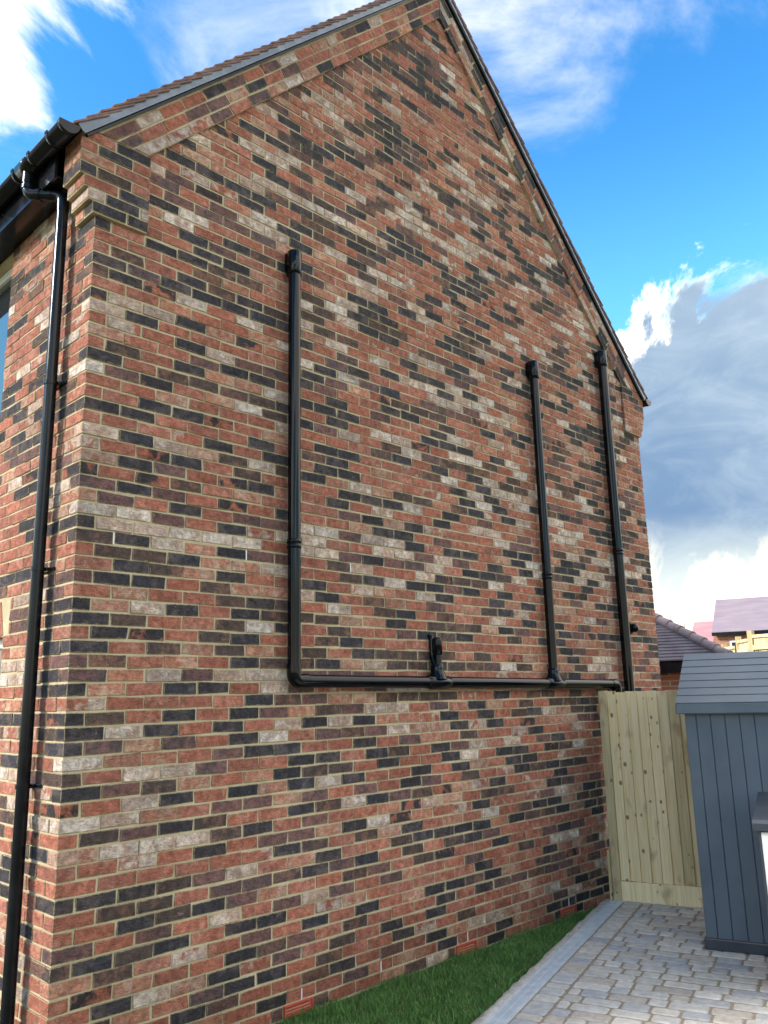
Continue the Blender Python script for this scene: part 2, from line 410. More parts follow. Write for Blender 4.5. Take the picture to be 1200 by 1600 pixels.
# ------------------------------------------------------------ bricks
# tones: R red, P pink red, K charcoal, V purple brown, W pale lime-washed, B brown charcoal, M red with a dark kiss mark
TONES = {
 'R': ((0.380,0.142,0.096), (0.435,0.195,0.138), 0.44),
 'P': ((0.44,0.205,0.137), (0.48,0.305,0.22), 0.47),
 'K': ((0.047,0.044,0.051), (0.092,0.075,0.076), 0.46),
 'V': ((0.185,0.098,0.088), (0.115,0.078,0.078), 0.47),
 'W': ((0.46,0.335,0.265), (0.62,0.525,0.445), 0.50),
 'B': ((0.095,0.067,0.058), (0.19,0.104,0.078), 0.46),
 'M': ((0.35,0.125,0.080), (0.048,0.042,0.045), 0.54),
}
RAND_KEYS = 'RRRRRRRRRRRRRRPPPPPKKKKVVVWWWBBM'
def tone(code):
    a, b, t = TONES[code]
    if code == 'R' and random.random() < 0.12: b, t = (0.50,0.40,0.33), 0.50
    j = 1+random.uniform(-0.16, 0.16); h = random.uniform(-0.05, 0.05)
    f = lambda c: (c[0]*j*(1+h), c[1]*j, c[2]*j*(1-h))
    return f(a), f(b), t+random.uniform(-0.07, 0.07)
TONE_ORDER = ('R', 'P', 'K', 'V', 'W', 'B', 'M')
class Bricks:
    """list of bricks; each is a chamfered, slightly uneven block in its own frame"""
    def __init__(s): s.items = []
    def add(s, owner, M, L, D, H, code, jit=0.0022, ch=0.0035, sh0=0.0, sh1=0.0):
        # local frame: x along the course, y into the wall, z up; the origin is the lower front left corner
        V = np.array(CB_V); dims = np.array([L, D, H])
        base = (V > 0.5).astype(float)                       # which corner
        off = V-base                                          # signed chamfer, 0.1 units
        loc = base*dims + off/0.1*ch
        flat = loc.copy()
        loc[:, 0] += loc[:, 2]*np.where(base[:, 0] > 0.5, sh1, sh0)          # ends cut on the skew
        cj = {tuple(b): rng.normal(0, jit, 3) for b in np.unique(base, axis=0)}
        loc += np.array([cj[tuple(b)] for b in base])
        p0 = rng.normal(0, 0.0012); loc[:, 1] = np.where(base[:, 1] < 0.5, flat[:, 1]+np.clip(loc[:, 1]-flat[:, 1]+p0, -0.004, 0.0018), loc[:, 1])
        Mn = np.array(M); W = loc @ Mn[:3, :3].T + Mn[:3, 3]
        s.items.append((owner, W, flat, dims, tone(code), rng.uniform(0, 40, 3)))
    def area(s, it):
        W = it[1]; c = W.mean(0); u, v, d = project(c)
        if d < 0.1 or not (-20 < u < 1220 and -20 < v < 1620): return 0
        q = [project(p)[:2] for p in W]; q = np.array(q)
        return float(np.prod(q.max(0)-q.min(0)))
    @staticmethod
    def mesh(name, items):
        nv = len(CB_V); nf = len(CB_F)
        verts = np.concatenate([i[1] for i in items]); faces = []
        for k in range(len(items)): faces += [tuple(k*nv+j for j in f) for f in CB_F]
        me = bpy.data.meshes.new(name); me.from_pydata(verts.tolist(), [], faces); me.update()
        ta = me.attributes.new('tone_a', 'FLOAT_COLOR', 'POINT'); tb = me.attributes.new('tone_b', 'FLOAT_COLOR', 'POINT'); sd = me.attributes.new('seed', 'FLOAT_COLOR', 'POINT')
        A = np.concatenate([np.tile([*i[4][0], 1.0], (nv,1)) for i in items]); B = np.concatenate([np.tile([*i[4][1], i[4][2]], (nv,1)) for i in items])
        S = np.concatenate([np.tile([*i[5], 1.0], (nv,1)) for i in items])
        ta.data.foreach_set('color', A.ravel()); tb.data.foreach_set('color', B.ravel()); sd.data.foreach_set('color', S.ravel())
        u1 = me.uv_layers.new(name='face'); u2 = me.uv_layers.new(name='size'); f1 = []; f2 = []
        for it in items:
            loc, dims = it[2], it[3]
            for f in CB_F:
                p = loc[list(f)]; n = np.abs(np.cross(p[1]-p[0], p[2]-p[0])); a = int(n.argmax())
                i, j = [(1,2),(0,2),(0,1)][a]
                for q in p: f1 += [q[i], q[j]]; f2 += [dims[i], dims[j]]
        u1.data.foreach_set('uv', f1); u2.data.foreach_set('uv', f2)
        me.materials.append(M_BRICK)
        return me
    def build(s, limit=300):
        order = sorted(range(len(s.items)), key=lambda i: -s.area(s.items[i])); big = set(order[:limit])
        rest = {}
        for i, it in enumerate(s.items):
            if i in big:
                c = it[1].mean(0); jt = (it[0], it[1]-c, *it[2:])
                o = link('brick', s.mesh('brick', [jt]), it[0]); o.location = c - np.array(it[0].matrix_world.translation)
            else: rest.setdefault(it[0].name, []).append(it)
        for own, items in rest.items():
            p = bpy.data.objects[own]; o = link('brickwork', s.mesh('brickwork', items)); tag(o, kind='stuff')
            o.parent = p; o.matrix_parent_inverse = p.matrix_world.inverted()
BK = Bricks()
B_, H_ = 0.225, 0.075; BL, BH, BD = 0.2165, 0.0665, 0.1035
WID = 29*B_-0.01                    # gable width 6.515
RISE0, RISE1 = 0.287, 0.627         # band inner / outer line above the k = 0 joint, at x = 0
TP = 1.003                          # tangent of the pitch
XM = WID/2
def zk(k): return ZG-k*H_          # height of bed joint k (k counts down)
def course_code(k, i, wall='G'):
    row = (GROWS if wall == 'G' else FROWS).get(k)
    if row and i < len(row) and row[i] > 0: return TONE_ORDER[row[i]-1]
    return cluster_code(k, i if wall == 'G' else i+100)
_cl = {}
def cluster_code(k, i):
    # loose clusters of charcoal and pale bricks
    r = random.random(); 
    up = _cl.get((k-1, i), 'R'); le = _cl.get((k, i-1), 'R')
    c = random.choice(RAND_KEYS)
    if r < 0.16 and up in 'KBVW': c = up
    elif r < 0.26 and le in 'KW': c = le
    _cl[k, i] = c; return c
# brick tones read off the wall, course by course from the left corner: 1 red, 2 pink, 3 charcoal,
# 4 purple brown, 5 pale, 6 brown, 7 red with a dark mark, 0 left to chance
GROWS = {
 -22: (0, 0, 0, 0, 0, 0, 0, 0, 4, 5,),
 -21: (0, 0, 0, 0, 0, 0, 0, 1, 1, 3,),
 -20: (0, 0, 0, 0, 0, 0, 3, 1, 3, 3,),
 -19: (0, 0, 0, 0, 0, 0, 1, 3, 3, 1,),
 -18: (0, 0, 0, 0, 0, 2, 6, 3, 1, 1,),
 -17: (0, 0, 0, 0, 0, 3, 3, 4, 4, 6, 0, 0, 0, 0, 0, 0, 0, 0, 0, 3,),
 -16: (0, 0, 0, 0, 1, 2, 5, 1, 3, 5, 0, 0, 0, 0, 0, 0, 1, 3, 6, 5,),
 -15: (0, 0, 0, 0, 7, 5, 5, 6, 2, 2, 0, 0, 0, 0, 0, 1, 3, 5, 4,),
 -14: (0, 0, 0, 2, 1, 3, 1, 1, 1, 3, 0, 0, 0, 0, 1, 1, 3, 1, 1,),
 -13: (0, 0, 0, 5, 1, 1, 3, 4, 6, 4, 0, 0, 0, 3, 3, 1, 3, 6, 1,),
 -12: (0, 0, 3, 2, 1, 5, 5, 5, 5, 5, 0, 0, 3, 1, 3, 3, 3, 1, 3,),
 -11: (0, 0, 0, 2, 2, 5, 6, 3, 6, 3, 0, 0, 1, 1, 6, 3, 3, 7, 1,),
 -10: (0, 0, 3, 3, 3, 3, 1, 6, 1, 3, 3, 1, 1, 1, 3, 2, 1, 3, 6,),
 -9: (0, 0, 0, 1, 1, 3, 1, 3, 6, 1, 4, 1, 1, 1, 1, 7, 1, 1, 1,),
 -8: (0, 0, 4, 7, 1, 5, 3, 1, 5, 3, 5, 5, 2, 3, 1, 4, 3, 1, 5,),
 -7: (0, 0, 0, 1, 4, 5, 5, 3, 2, 1, 4, 1, 1, 4, 1, 7, 1, 1, 2,),
 -6: (0, 0, 4, 4, 4, 4, 2, 0, 0, 5, 5, 4, 5, 3, 2, 3, 3, 5, 1,),
 -5: (0, 0, 0, 5, 1, 1, 1, 0, 0, 1, 2, 1, 3, 5, 1, 6, 6, 4, 3,),
 -4: (0, 0, 5, 1, 3, 6, 0, 0, 0, 3, 3, 1, 1, 1, 3, 6, 5, 1, 1,),
 -3: (0, 0, 0, 3, 4, 0, 0, 0, 0, 5, 3, 7, 1, 1, 3, 3, 3, 1, 3,),
 -2: (0, 0, 0, 3, 3, 2, 2, 6, 5, 3, 6, 6, 1, 1, 1, 1, 1, 4, 5,),
 -1: (3, 1, 3, 3, 6, 6, 1, 5, 6, 1, 3, 3, 1, 6, 4, 3, 5, 2, 3,),
 0: (1, 1, 1, 6, 2, 1, 1, 6, 1, 1, 1, 1, 5, 5, 3, 4, 1, 2,),
 1: (1, 6, 1, 3, 6, 3, 6, 5, 6, 6, 1, 1, 3, 2, 1, 4,),
 2: (3, 4, 3, 3, 3, 3, 3, 2, 5, 1, 5, 1, 3, 3, 5, 3,),
 3: (6, 3, 7, 5, 1, 5, 1, 3, 1, 4, 1, 3, 5, 5, 3,),
 4: (1, 1, 2, 1, 1, 2, 5, 1, 4, 3, 1, 1, 1,),
 5: (7, 5, 5, 3, 2, 7, 1, 5, 3, 5, 4, 3,),
 6: (5, 3, 1, 1, 1, 1, 1, 3, 4, 2, 7, 6, 6, 6, 1, 1, 3, 1, 3,),
 7: (1, 1, 1, 3, 5, 4, 4, 3, 4, 1, 1, 3, 3, 1, 6, 1, 1, 5, 2,),
 8: (2, 1, 1, 4, 3, 3, 1, 1, 3, 1, 4, 1, 1, 3, 5, 2, 2, 1, 1,),
 9: (1, 6, 1, 3, 2, 2, 5, 3, 3, 3, 1, 1, 1, 3, 3, 3, 1, 3, 5,),
 10: (3, 1, 6, 6, 4, 6, 3, 1, 3, 1, 5, 5, 7, 1, 5, 5, 6, 1, 5,),
 11: (5, 4, 7, 1, 2, 5, 6, 3, 4, 5, 1, 6, 5, 4, 6, 6, 6, 1, 6,),
 12: (1, 1, 2, 1, 1, 1, 5, 1, 1, 1, 6, 3, 1, 3, 1, 3, 5, 6, 6,),
 13: (1, 1, 3, 3, 7, 1, 2, 1, 3, 3, 1, 1, 1, 6, 5, 1, 3, 5, 5,),
 14: (3, 3, 1, 1, 1, 3, 1, 6, 3, 1, 2, 1, 1, 1, 3, 5, 3, 1, 5,),
 15: (1, 1, 1, 1, 3, 1, 3, 2, 3, 3, 1, 1, 1, 1, 2, 3, 5, 3, 1,),
 16: (5, 3, 5, 2, 6, 5, 6, 3, 2, 5, 2, 6, 6, 2, 6, 3, 1, 3, 5,),
 17: (1, 1, 7, 3, 1, 6, 1, 1, 1, 3, 3, 3, 5, 1, 3, 1, 4, 1, 2,),
 18: (2, 3, 4, 1, 7, 3, 2, 1, 3, 1, 5, 1, 1, 3, 1, 1, 5, 1,),
 19: (7, 1, 7, 6, 1, 2, 1, 1, 1, 4, 3, 2, 3, 1, 1, 1, 1, 5, 4,),
 20: (4, 3, 4, 1, 7, 1, 3, 1, 1, 2, 3, 3, 1, 4, 1, 1, 1, 3, 3,),
 21: (2, 4, 1, 3, 1, 4, 4, 5, 5, 4, 5, 5, 3, 1, 3, 3, 1, 2, 3,),
 22: (5, 5, 4, 1, 3, 1, 5, 5, 1, 1, 5, 5, 4, 5, 4, 1, 3, 1, 3,),
 23: (3, 5, 5, 5, 5, 5, 1, 5, 5, 4, 3, 4, 4, 5, 1, 3, 3, 4, 5,),
 24: (6, 3, 5, 2, 3, 4, 4, 1, 6, 5, 1, 1, 5, 7, 6, 6, 5, 1, 1,),
 25: (1, 6, 6, 3, 2, 2, 5, 1, 1, 6, 3, 5, 3, 3, 4, 3, 1, 3, 1,),
 26: (1, 3, 6, 2, 3, 1, 1, 3, 1, 1, 2, 1, 5, 3, 1, 1, 3, 2, 3,),
 27: (4, 3, 3, 1, 6, 2, 2, 5, 3, 1, 6, 2, 1, 4, 1, 2, 6, 3, 1,),
 28: (1, 2, 1, 1, 6, 3, 4, 1, 5, 1, 6, 3, 1, 6, 1, 1, 1, 1, 3,),
 29: (3, 2, 5, 3, 1, 3, 6, 6, 6, 2, 2, 3, 1, 6, 6, 6, 2, 3, 4,),
 30: (3, 6, 1, 1, 6, 5, 7, 1, 6, 1, 1, 4, 3, 6, 3, 1, 1, 6,),
 31: (1, 3, 7, 1, 6, 3, 1, 1, 6, 3, 1, 1, 1, 1, 1, 1, 1, 1, 2,),
 32: (3, 1, 6, 2, 6, 2, 1, 6, 1, 3, 6, 6, 6, 6, 1, 6, 1, 7,),
 33: (4, 6, 1, 2, 1, 3, 6, 6, 3, 2, 1, 6, 6, 6, 6, 6, 4, 5, 6,),
 34: (4, 2, 5, 4, 5, 5, 5, 4, 4, 4,),
 35: (3, 2, 1, 3, 3, 1, 5, 4,),
 36: (1, 1, 1, 1, 1, 3, 6, 4, 2, 2, 6, 6, 6, 6, 1, 1, 3, 1, 6, 4, 1, 6, 1,),
 37: (7, 6, 1, 3, 1, 3, 4, 2, 6, 4, 5, 5, 1, 4, 1, 3, 2, 1, 6, 1, 6, 6, 3,),
 38: (3, 5, 3, 1, 3, 1, 5, 3, 5, 3, 2, 1, 1, 3, 1, 3, 1, 6, 3, 5, 2, 6, 3,),
 39: (3, 4, 2, 4, 1, 3, 5, 1, 4, 6, 4, 5, 2, 2, 3, 1, 3, 1, 7, 2, 2, 2, 4,),
 40: (5, 2, 2, 1, 4, 3, 3, 1, 1, 3, 1, 4, 2, 1, 4, 1, 1, 1, 3, 1, 1, 5, 1,),
 41: (6, 1, 5, 5, 4, 1, 1, 3, 3, 1, 3, 6, 1, 3, 4, 5, 1, 5, 1, 4, 3, 1, 1,),
 42: (3, 4, 6, 2, 1, 2, 3, 6, 6, 1, 3, 1, 1, 3, 5, 1, 3, 3, 1, 7, 6, 5, 2,),
 43: (7, 1, 5, 3, 1, 3, 2, 3, 5, 3, 1, 1, 3, 1, 3, 2, 1, 3, 3, 1, 1, 1, 1,),
 44: (5, 5, 2, 1, 4, 4, 2, 4, 1, 4, 1, 3, 4, 1, 6, 1, 1, 3, 6, 3, 3, 6, 1,),
 45: (1, 6, 4, 3, 6, 1, 1, 3, 6, 5, 3, 4, 6, 7, 2, 1, 3, 1, 1, 1, 3, 1, 1,),
 46: (2, 5, 5, 5, 6, 3, 1, 4, 1, 1, 2, 7, 5, 2, 1, 6, 6, 1, 2, 3, 4, 1, 4,),
 47: (1, 1, 1, 1, 7, 1, 4, 4, 2, 3, 5, 7, 2, 1, 1, 3, 1, 1, 1, 4, 5, 2, 3, 6,),
 48: (1, 1, 1, 1, 1, 1, 3, 6, 1, 6, 2, 3, 1, 2, 1, 5, 1, 6, 3, 3, 2, 6, 6,),
 49: (3, 3, 3, 6, 4, 5, 1, 2, 3, 1, 1, 6, 3, 3, 3, 3, 2, 3, 4, 6, 3, 2, 3, 6,),
 50: (1, 6, 6, 1, 4, 4, 6, 3, 4, 3, 1, 6, 1, 6, 3, 4, 1, 1, 1, 1, 1, 1, 3,),
 51: (1, 1, 3, 6, 3, 4, 2, 1, 1, 6, 4, 1, 6, 7, 1, 1, 3, 1, 1, 4, 3, 4, 1, 1,),
 52: (4, 1, 4, 1, 5, 1, 4, 5, 4, 1, 4, 2, 1, 1, 4, 1, 1, 6, 1, 5, 5, 1, 2,),
 53: (6, 3, 6, 3, 1, 3, 3, 1, 1, 2, 1, 1, 1, 1, 1, 3, 1, 1, 1, 3, 1, 2, 6,),
 54: (2, 6, 1, 1, 1, 4, 1, 3, 1, 3, 1, 2, 3, 3, 6, 3, 2, 1, 6, 4, 7, 1, 4,),
 55: (1, 7, 2, 1, 1, 3, 6, 4, 1, 6, 1, 1, 1, 3, 1, 3, 6, 4, 6, 4, 4, 1, 6, 1,),
 56: (1, 3, 5, 2, 3, 1, 4, 1, 6, 1, 3, 0, 3, 1, 1, 1, 1, 2, 1, 1, 6, 1, 5, 1,),
 57: (1, 6, 2, 1, 4, 3, 3, 1, 6, 1, 1, 3, 1, 1, 6, 1, 1, 1, 2, 5, 1, 3, 6,),
 58: (2, 6, 1, 3, 4, 1, 1, 6, 3, 1, 4,),
 59: (4, 1, 6, 1, 2, 1, 3, 1, 1, 4, 1,),
 60: (1, 4, 1, 6, 1, 1, 4, 6, 1, 1, 2,),
}
FROWS = {}

house = empty('brick_house', (XM, 3.5, 0), 'detached brick house with steep gable, mottled red and charcoal bricks', 'house')
def part_of(par, mb, name, material):
    o = mb.build(name, material); o.parent = par; o.matrix_parent_inverse = par.matrix_world.inverted(); return o
REC = 0.0055
# mortar cores
gx = lambda x, z, d: (x, d, z)
KB = 63                              # lowest course
gable = part_of(house, MB().box((REC+0.004, REC+0.004, zk(KB)), (WID-REC-0.004, 0.30, zk(53)-0.001)).prism([(REC, zk(53)), (WID-REC, zk(53)), (WID-REC, ZG+RISE1-0.09), (XM, ZG+RISE1-0.09+TP*XM), (REC, ZG+RISE1-0.09)], REC, 0.30, gx), 'gable_wall', M_MORTAR)
UPW = (1.235, 2.45, ZG-0.98, ZG+0.33); LOW = (0.905, 2.15, ZG-3.45, ZG-2.33)
ys = sorted({0.30, 7.0, UPW[0], UPW[1], LOW[0], LOW[1]}); zs = sorted({zk(KB), ZG+0.36, UPW[2], UPW[3], LOW[2], LOW[3]})
fm = MB()
for a, b in zip(ys, ys[1:]):
    for c, d in zip(zs, zs[1:]):
        y, z = (a+b)/2, (c+d)/2
        if any(o[0] < y < o[1] and o[2] < z < o[3] for o in (UPW, LOW)): continue
        fm.box((REC, a, c), (0.28, b, d))
front = part_of(house, fm, 'front_wall', M_MORTAR)
part_of(house, MB().box((WID-0.28, 0.30, zk(KB)), (WID-REC, 7.0, ZG+0.36)), 'side_wall', M_FARBRICK)
part_of(house, MB().prism([(REC, zk(KB)), (WID-REC, zk(KB)), (WID-REC, ZG+0.6), (XM, ZG+0.5+TP*XM), (REC, ZG+0.6)], 7.0, 7.3, gx), 'rear_wall', M_FARBRICK)

AIR = [(1.435, 1.655), (3.01, 3.235), (4.37, 4.595)]
def T(x, y, z): return Matrix.Translation((x, y, z))
# gable courses
for k in range(-60, KB):
    z0 = zk(k+1)+0.005; top = z0+BH
    odd = k % 2 != 0
    xl, xr = 0.0, WID
    rel = z0-ZG
    if rel > 0.60-0.001:
        xl = (rel-RISE0)/TP-0.06; xr = WID-xl
        if xr-xl < 0.12: continue
    back = 0.004 if k >= 53 else 0.0        # damp course: the plinth below sits a few millimetres back
    cells = []
    if odd:
        cells.append((0.0, BD))
        x = BD+0.01
        while x+BL < WID-0.05: cells.append((x, x+BL)); x += B_
        cells.append((WID-BD, WID))
    else:
        cells = [(i*B_, i*B_+BL) for i in range(29)]
    for i, (a, b) in enumerate(cells):
        code = course_code(k, i)
        a2, b2 = max(a, xl), min(b, xr)
        if b2-a2 < 0.03: continue
        if -9 < k < -1 and (b2 < 0.33 or a2 > WID-0.33): continue          # kneeler block stands there
        if k == 60 and any(a2 < q and b2 > p for p, q in AIR):
            mid = next((p, q) for p, q in AIR if a2 < q and b2 > p)
            for s, e in ((a2, min(b2, mid[0]-0.008)), (max(a2, mid[1]+0.008), b2)):
                if e-s > 0.03: BK.add(gable, T(s, back, z0), e-s, BD, BH, code)
            continue
        if i == 0 and xl == 0:      # corner brick, seen on both faces
            BK.add(gable, T(a2, back, z0), b2-a2, (BD if not odd else BL), BH, code, 0.0012)
        elif b > WID-0.001 and xr == WID:
            BK.add(gable, T(a2, back, z0), b2-a2, (BD if not odd else BL), BH, code, 0.0012)
        else:
            BK.add(gable, T(a2+random.uniform(-.001,.001), back, z0+random.uniform(-.0025,.0025)), b2-a2, BD*0.6, BH, code)
# front courses (x = 0 face); local x of the brick runs along +Y turned so that its front looks to -X
def FM(y1, z, dx=0.0): return Matrix(((0, 1, 0, dx), (-1, 0, 0, y1), (0, 0, 1, z), (0, 0, 0, 1)))
for k in range(-5, KB):
    z0 = zk(k+1)+0.005; odd = k % 2 != 0
    y = (BL if odd else BD)+0.01; i = 0
    while y < 6.9:
        segs = [(y, y+BL)]
        for (p, q, lo, hi) in (UPW, LOW, (LOW[0]-0.085, LOW[1]+0.085, LOW[3], LOW[3]+0.225)):
            if z0 > hi-0.02 or z0+BH < lo+0.02: continue
            ns = []
            for s, e in segs:
                if e <= p or s >= q: ns.append((s, e)); continue
                if p-s > 0.03: ns.append((s, p))
                if e-q > 0.03: ns.append((q, e))
            segs = ns
        code = course_code(k, i, 'F')
        for s, e in segs:
            BK.add(front, FM(e, z0+random.uniform(-.0015,.0015), 0.004 if k >= 53 else 0), e-s, BD*0.6, BH, code)
        y += B_; i += 1
# splayed flat arch over the lower window
na = 17; y0, y1 = LOW[0]-0.002, LOW[1]+0.002
for i in range(na):
    t = (i+0.5)/na; yb = y0+(y1-y0)*t; ang = math.radians(20)*(1-2*t)
    Rm = Matrix.Rotation(-ang, 4, 'X')
    M = T(0, yb, LOW[3]+0.004) @ Rm @ Matrix(((0,1,0,0),(-1,0,0,0.032),(0,0,1,0),(0,0,0,1)))
    BK.add(front, M, 0.064, BD*0.6, 0.214, random.choice('RRRPVKRM'))
# kneelers: seven corbelled courses at each end, 28 mm proud of the gable
PR = 0.028
KN = {-2: ['K','K'], -3: ['W','K'], -4: ['R','K','K'], -5: ['K','B','R'], -6: ['P','R'], -7: ['R','K'], -8: ['R','K','V']}
kneel = []
for side in (0, 1):
    core = MB()
    for k in range(-8, -1):
        st = 0.030*min(-1-k, 4)
        z0 = zk(k+1)
        a, b = -st+REC, 0.325
        if side: a, b = WID-b, WID+st-REC
        core.box((a, -PR+REC, z0-0.001), (b, 0.20, z0+H_-0.002))
    ko = part_of(house, core, 'kneeler', M_MORTAR); kneel.append(ko)
    for k in range(-8, -1):
        st = 0.030*min(-1-k, 4); z0 = zk(k+1)+0.005; run = 0.3325+st; odd = k % 2 != 0
        cuts = [0, BD+0.01, BD+0.01+B_, run] if odd else [0, B_, run]
        cuts = [c for c in cuts if c < run-0.03]+[run]
        for i, (p, q) in enumerate(zip(cuts, cuts[1:])):
            code = KN[k][i % len(KN[k])] if not side else random.choice(RAND_KEYS)
            L_ = q-p-(0.01 if q < run else 0)
            x = -st+p if not side else WID+st-p-L_
            if i == 0:
                dpt = BL if odd else BD
                BK.add(ko, T(x, -PR, z0), L_, dpt, BH, code, 0.001)
                if not odd: BK.add(ko, T(x, -PR+BD+0.01, z0), BD, BL-BD-0.01, BH, random.choice('PWRPB') if not side else 'R', 0.001)
            else: BK.add(ko, T(x, -PR, z0), L_, 0.06, BH, code, 0.001)
# raked band: three courses under each verge
BANDC = 'PRVKRWVRRKPVWRVRKRPRVWKR'
for side in (0, 1):
    ang = math.atan(TP); L_tot = XM/math.cos(ang)
    ca, sa = math.cos(ang), math.sin(ang)
    perp = (RISE1-RISE0)*ca
    def fr(s, t, d, side=side):      # s up the slope, t square to it, from the inner line at x = 0
        x = s*ca-t*sa; z = ZG+RISE0+s*sa+t*ca
        return (x if not side else WID-x, d, z)
    s_lo = (0.60-RISE0)/sa
    poly = [(s_lo+0.005, 0.004), (L_tot+0.0, 0.004), (L_tot+perp*TP, perp), (s_lo-perp/TP-0.1, perp), (s_lo-perp/TP, perp-0.01)]
    poly = [(s_lo, 0.004), (L_tot, 0.004), (L_tot+perp*TP, perp+0.01), (s_lo-perp/TP, perp+0.01)]
    bo = part_of(house, MB().prism(poly, REC+0.0007, -PR+REC, fr), 'verge_band', M_MORTAR)
    n = int((L_tot+0.3)/B_)+2
    for r in range(3):
        t0 = r*0.0765+0.004
        s = s_lo-t0/TP-0.075*(r == 0)*0+(0.012 if r % 2 == 0 else -0.10)
        s0 = s_lo-(t0)/TP+0.012
        se = L_tot+t0*TP-0.007
        j = 0
        while s < se:
            a, b = max(s, s0), min(s+BL, se)
            if b-a > 0.04:
                o = fr(a if not side else b, t0, -PR-0.0)
                if not side: M = Matrix(((ca, 0, -sa, o[0]), (0, 1, 0, o[1]), (sa, 0, ca, o[2]), (0,0,0,1)))
                else: M = Matrix(((ca, 0, sa, o[0]), (0, 1, 0, o[1]), (-sa, 0, ca, o[2]), (0,0,0,1)))
                lo_cut = -ca/sa if a < s0+0.02 else 0.0; hi_cut = sa/ca if b > se-0.001 else 0.0
                if not side: BK.add(bo, M, b-a, 0.05, BH+0.001, random.choice(BANDC), sh0=lo_cut, sh1=hi_cut)
                else: BK.add(bo, M, b-a, 0.05, BH+0.001, random.choice(BANDC), sh0=-hi_cut, sh1=-lo_cut)
            s += B_; j += 1
bpy.context.view_layer.update()
BK.build(300)

# roof: slabs, plain tiles, dry verge, fascia and soffit
VT = 0.10
roofm = MB()
def slope(side):
    ca, sa = math.cos(math.atan(TP)), math.sin(math.atan(TP))
    def f(s, t, y):                   # s up the slope from x = 0, t square to the roof, from the top of the band
        x = s*ca-t*sa; z = ZG+RISE1+s*sa+t*ca
        return (x if not side else WID-x, y, z)
    return f, XM/ca
for side in (0, 1):
    f, LT = slope(side)
    roofm.prism([(-0.13, 0.012), (LT+0.0, 0.012), (LT+0.06, 0.066), (-0.13, 0.066)], -0.025, 7.3, lambda s, t, d, f=f: f(s, t, d))
roof = part_of(house, roofm, 'roof', M_BLACK2)
vtm = None
for side in (0, 1):
    f, LT = slope(side)
    mb = MB().prism([(-0.15, 0.016), (LT+0.016, 0.016), (LT+0.074, 0.074), (-0.15, 0.074)], -0.058, -0.049, f)
    mb.prism([(-0.15, 0.0165), (LT+0.0165, 0.0165), (LT+0.022, 0.022), (-0.15, 0.022)], -0.0588, -0.036, f)
    mb.prism([(-0.15, 0.011), (LT+0.011, 0.011), (LT+0.022, 0.022), (-0.15, 0.022)], -0.0625, -0.0590, f)
    part_of(house, mb, 'verge_trim', M_VERGE)
    part_of(house, MB().prism([(-0.13, -0.005), (LT-0.005, -0.005), (LT+0.010, 0.010), (-0.13, 0.010)], -0.046, -0.0285, f), 'undercloak', M_BLACK2)
GA = 0.112; tilt = math.radians(7.5)
def tile_mesh(width):
    mb = MB(); Lh = 0.265
    mb.box((0, 0, 0), (Lh, width, 0.0125), None, 0.002); return mb
proto = None
for side in (0, 1):
    f, LT = slope(side); nrow = int((LT+0.45)/GA)
    strip = MB()
    ca, sa = math.cos(math.atan(TP)-tilt), math.sin(math.atan(TP)-tilt)
    for r in range(nrow):
        s = -0.18+r*GA
        if s > LT-0.02: break
        Lh = min(0.265, LT-s+0.10)
        o = f(s, 0.080, 0)
        sg = 1 if not side else -1
        def M(y0, o=o, sg=sg):
            return Matrix(((ca*sg, 0, -sa*sg, o[0]), (0, 1, 0, y0), (sa, 0, ca, o[2]), (0,0,0,1)))
        jy = random.uniform(-0.006, 0.006); jr = random.uniform(-0.004, 0.004)
        wv = 0.165 if r % 2 else 0.248
        mb = MB().box((jr, -0.070+jy, 0), (Lh+jr, -0.070+wv, 0.0135), M(0), 0.002)
        part_of(roof, mb, 'roof_tile', M_TILE)
        strip.box((0, -0.067+wv, 0), (Lh, 7.3, 0.0125), M(0))
    o = part_of(roof, strip, 'tiling', M_TILE); tag(o, kind='stuff')
part_of(roof, MB().tube([(XM, y, ZG+RISE1+0.10+TP*XM) for y in (-0.068, 7.3)], 0.09, 16), 'ridge_cap', M_TILE)
for side in (0, 1):
    X = lambda x: x if not side else WID-x
    def bx(a, b):
        xa, xb = sorted((X(a[0]), X(b[0]))); return (xa, a[1], a[2]), (xb, b[1], b[2])
    part_of(house, MB().box(*bx((-0.165, 0.215, ZG+0.352), (-0.148, 7.2, ZG+0.56))), 'fascia', M_BLACK2)
    part_of(house, MB().box(*bx((-0.1478, 0.215, ZG+0.362), (0.004, 7.2, ZG+0.372))), 'soffit', M_BLACK2)
# windows of the front wall
for (p, q, lo, hi) in (UPW, LOW):
    fm = MB(); x0, x1 = 0.06, 0.125; t = 0.06
    for a, b in (((x0, p, lo), (x1, q, lo+t)), ((x0, p, hi-t), (x1, q, hi)), ((x0, p, lo+t), (x1, p+t, hi-t)), ((x0, q-t, lo+t), (x1, q, hi-t)), ((x0+.003, (p+q)/2-.035, lo+t), (x1-.003, (p+q)/2+.035, hi-t))):
        fm.box(a, b, None, 0.004)
    wf = part_of(house, fm, 'window', M_WHITE)
    for a, b in ((p+t, (p+q)/2-.035), ((p+q)/2+.035, q-t)):
        part_of(wf, MB().box((0.085, a, lo+t), (0.105, b, hi-t)), 'pane', M_GLASS)
    part_of(wf, MB().box((-0.03, p-0.02, lo-0.045), (0.059, q+0.02, lo-0.001), None, 0.004), 'sill', M_WHITE)
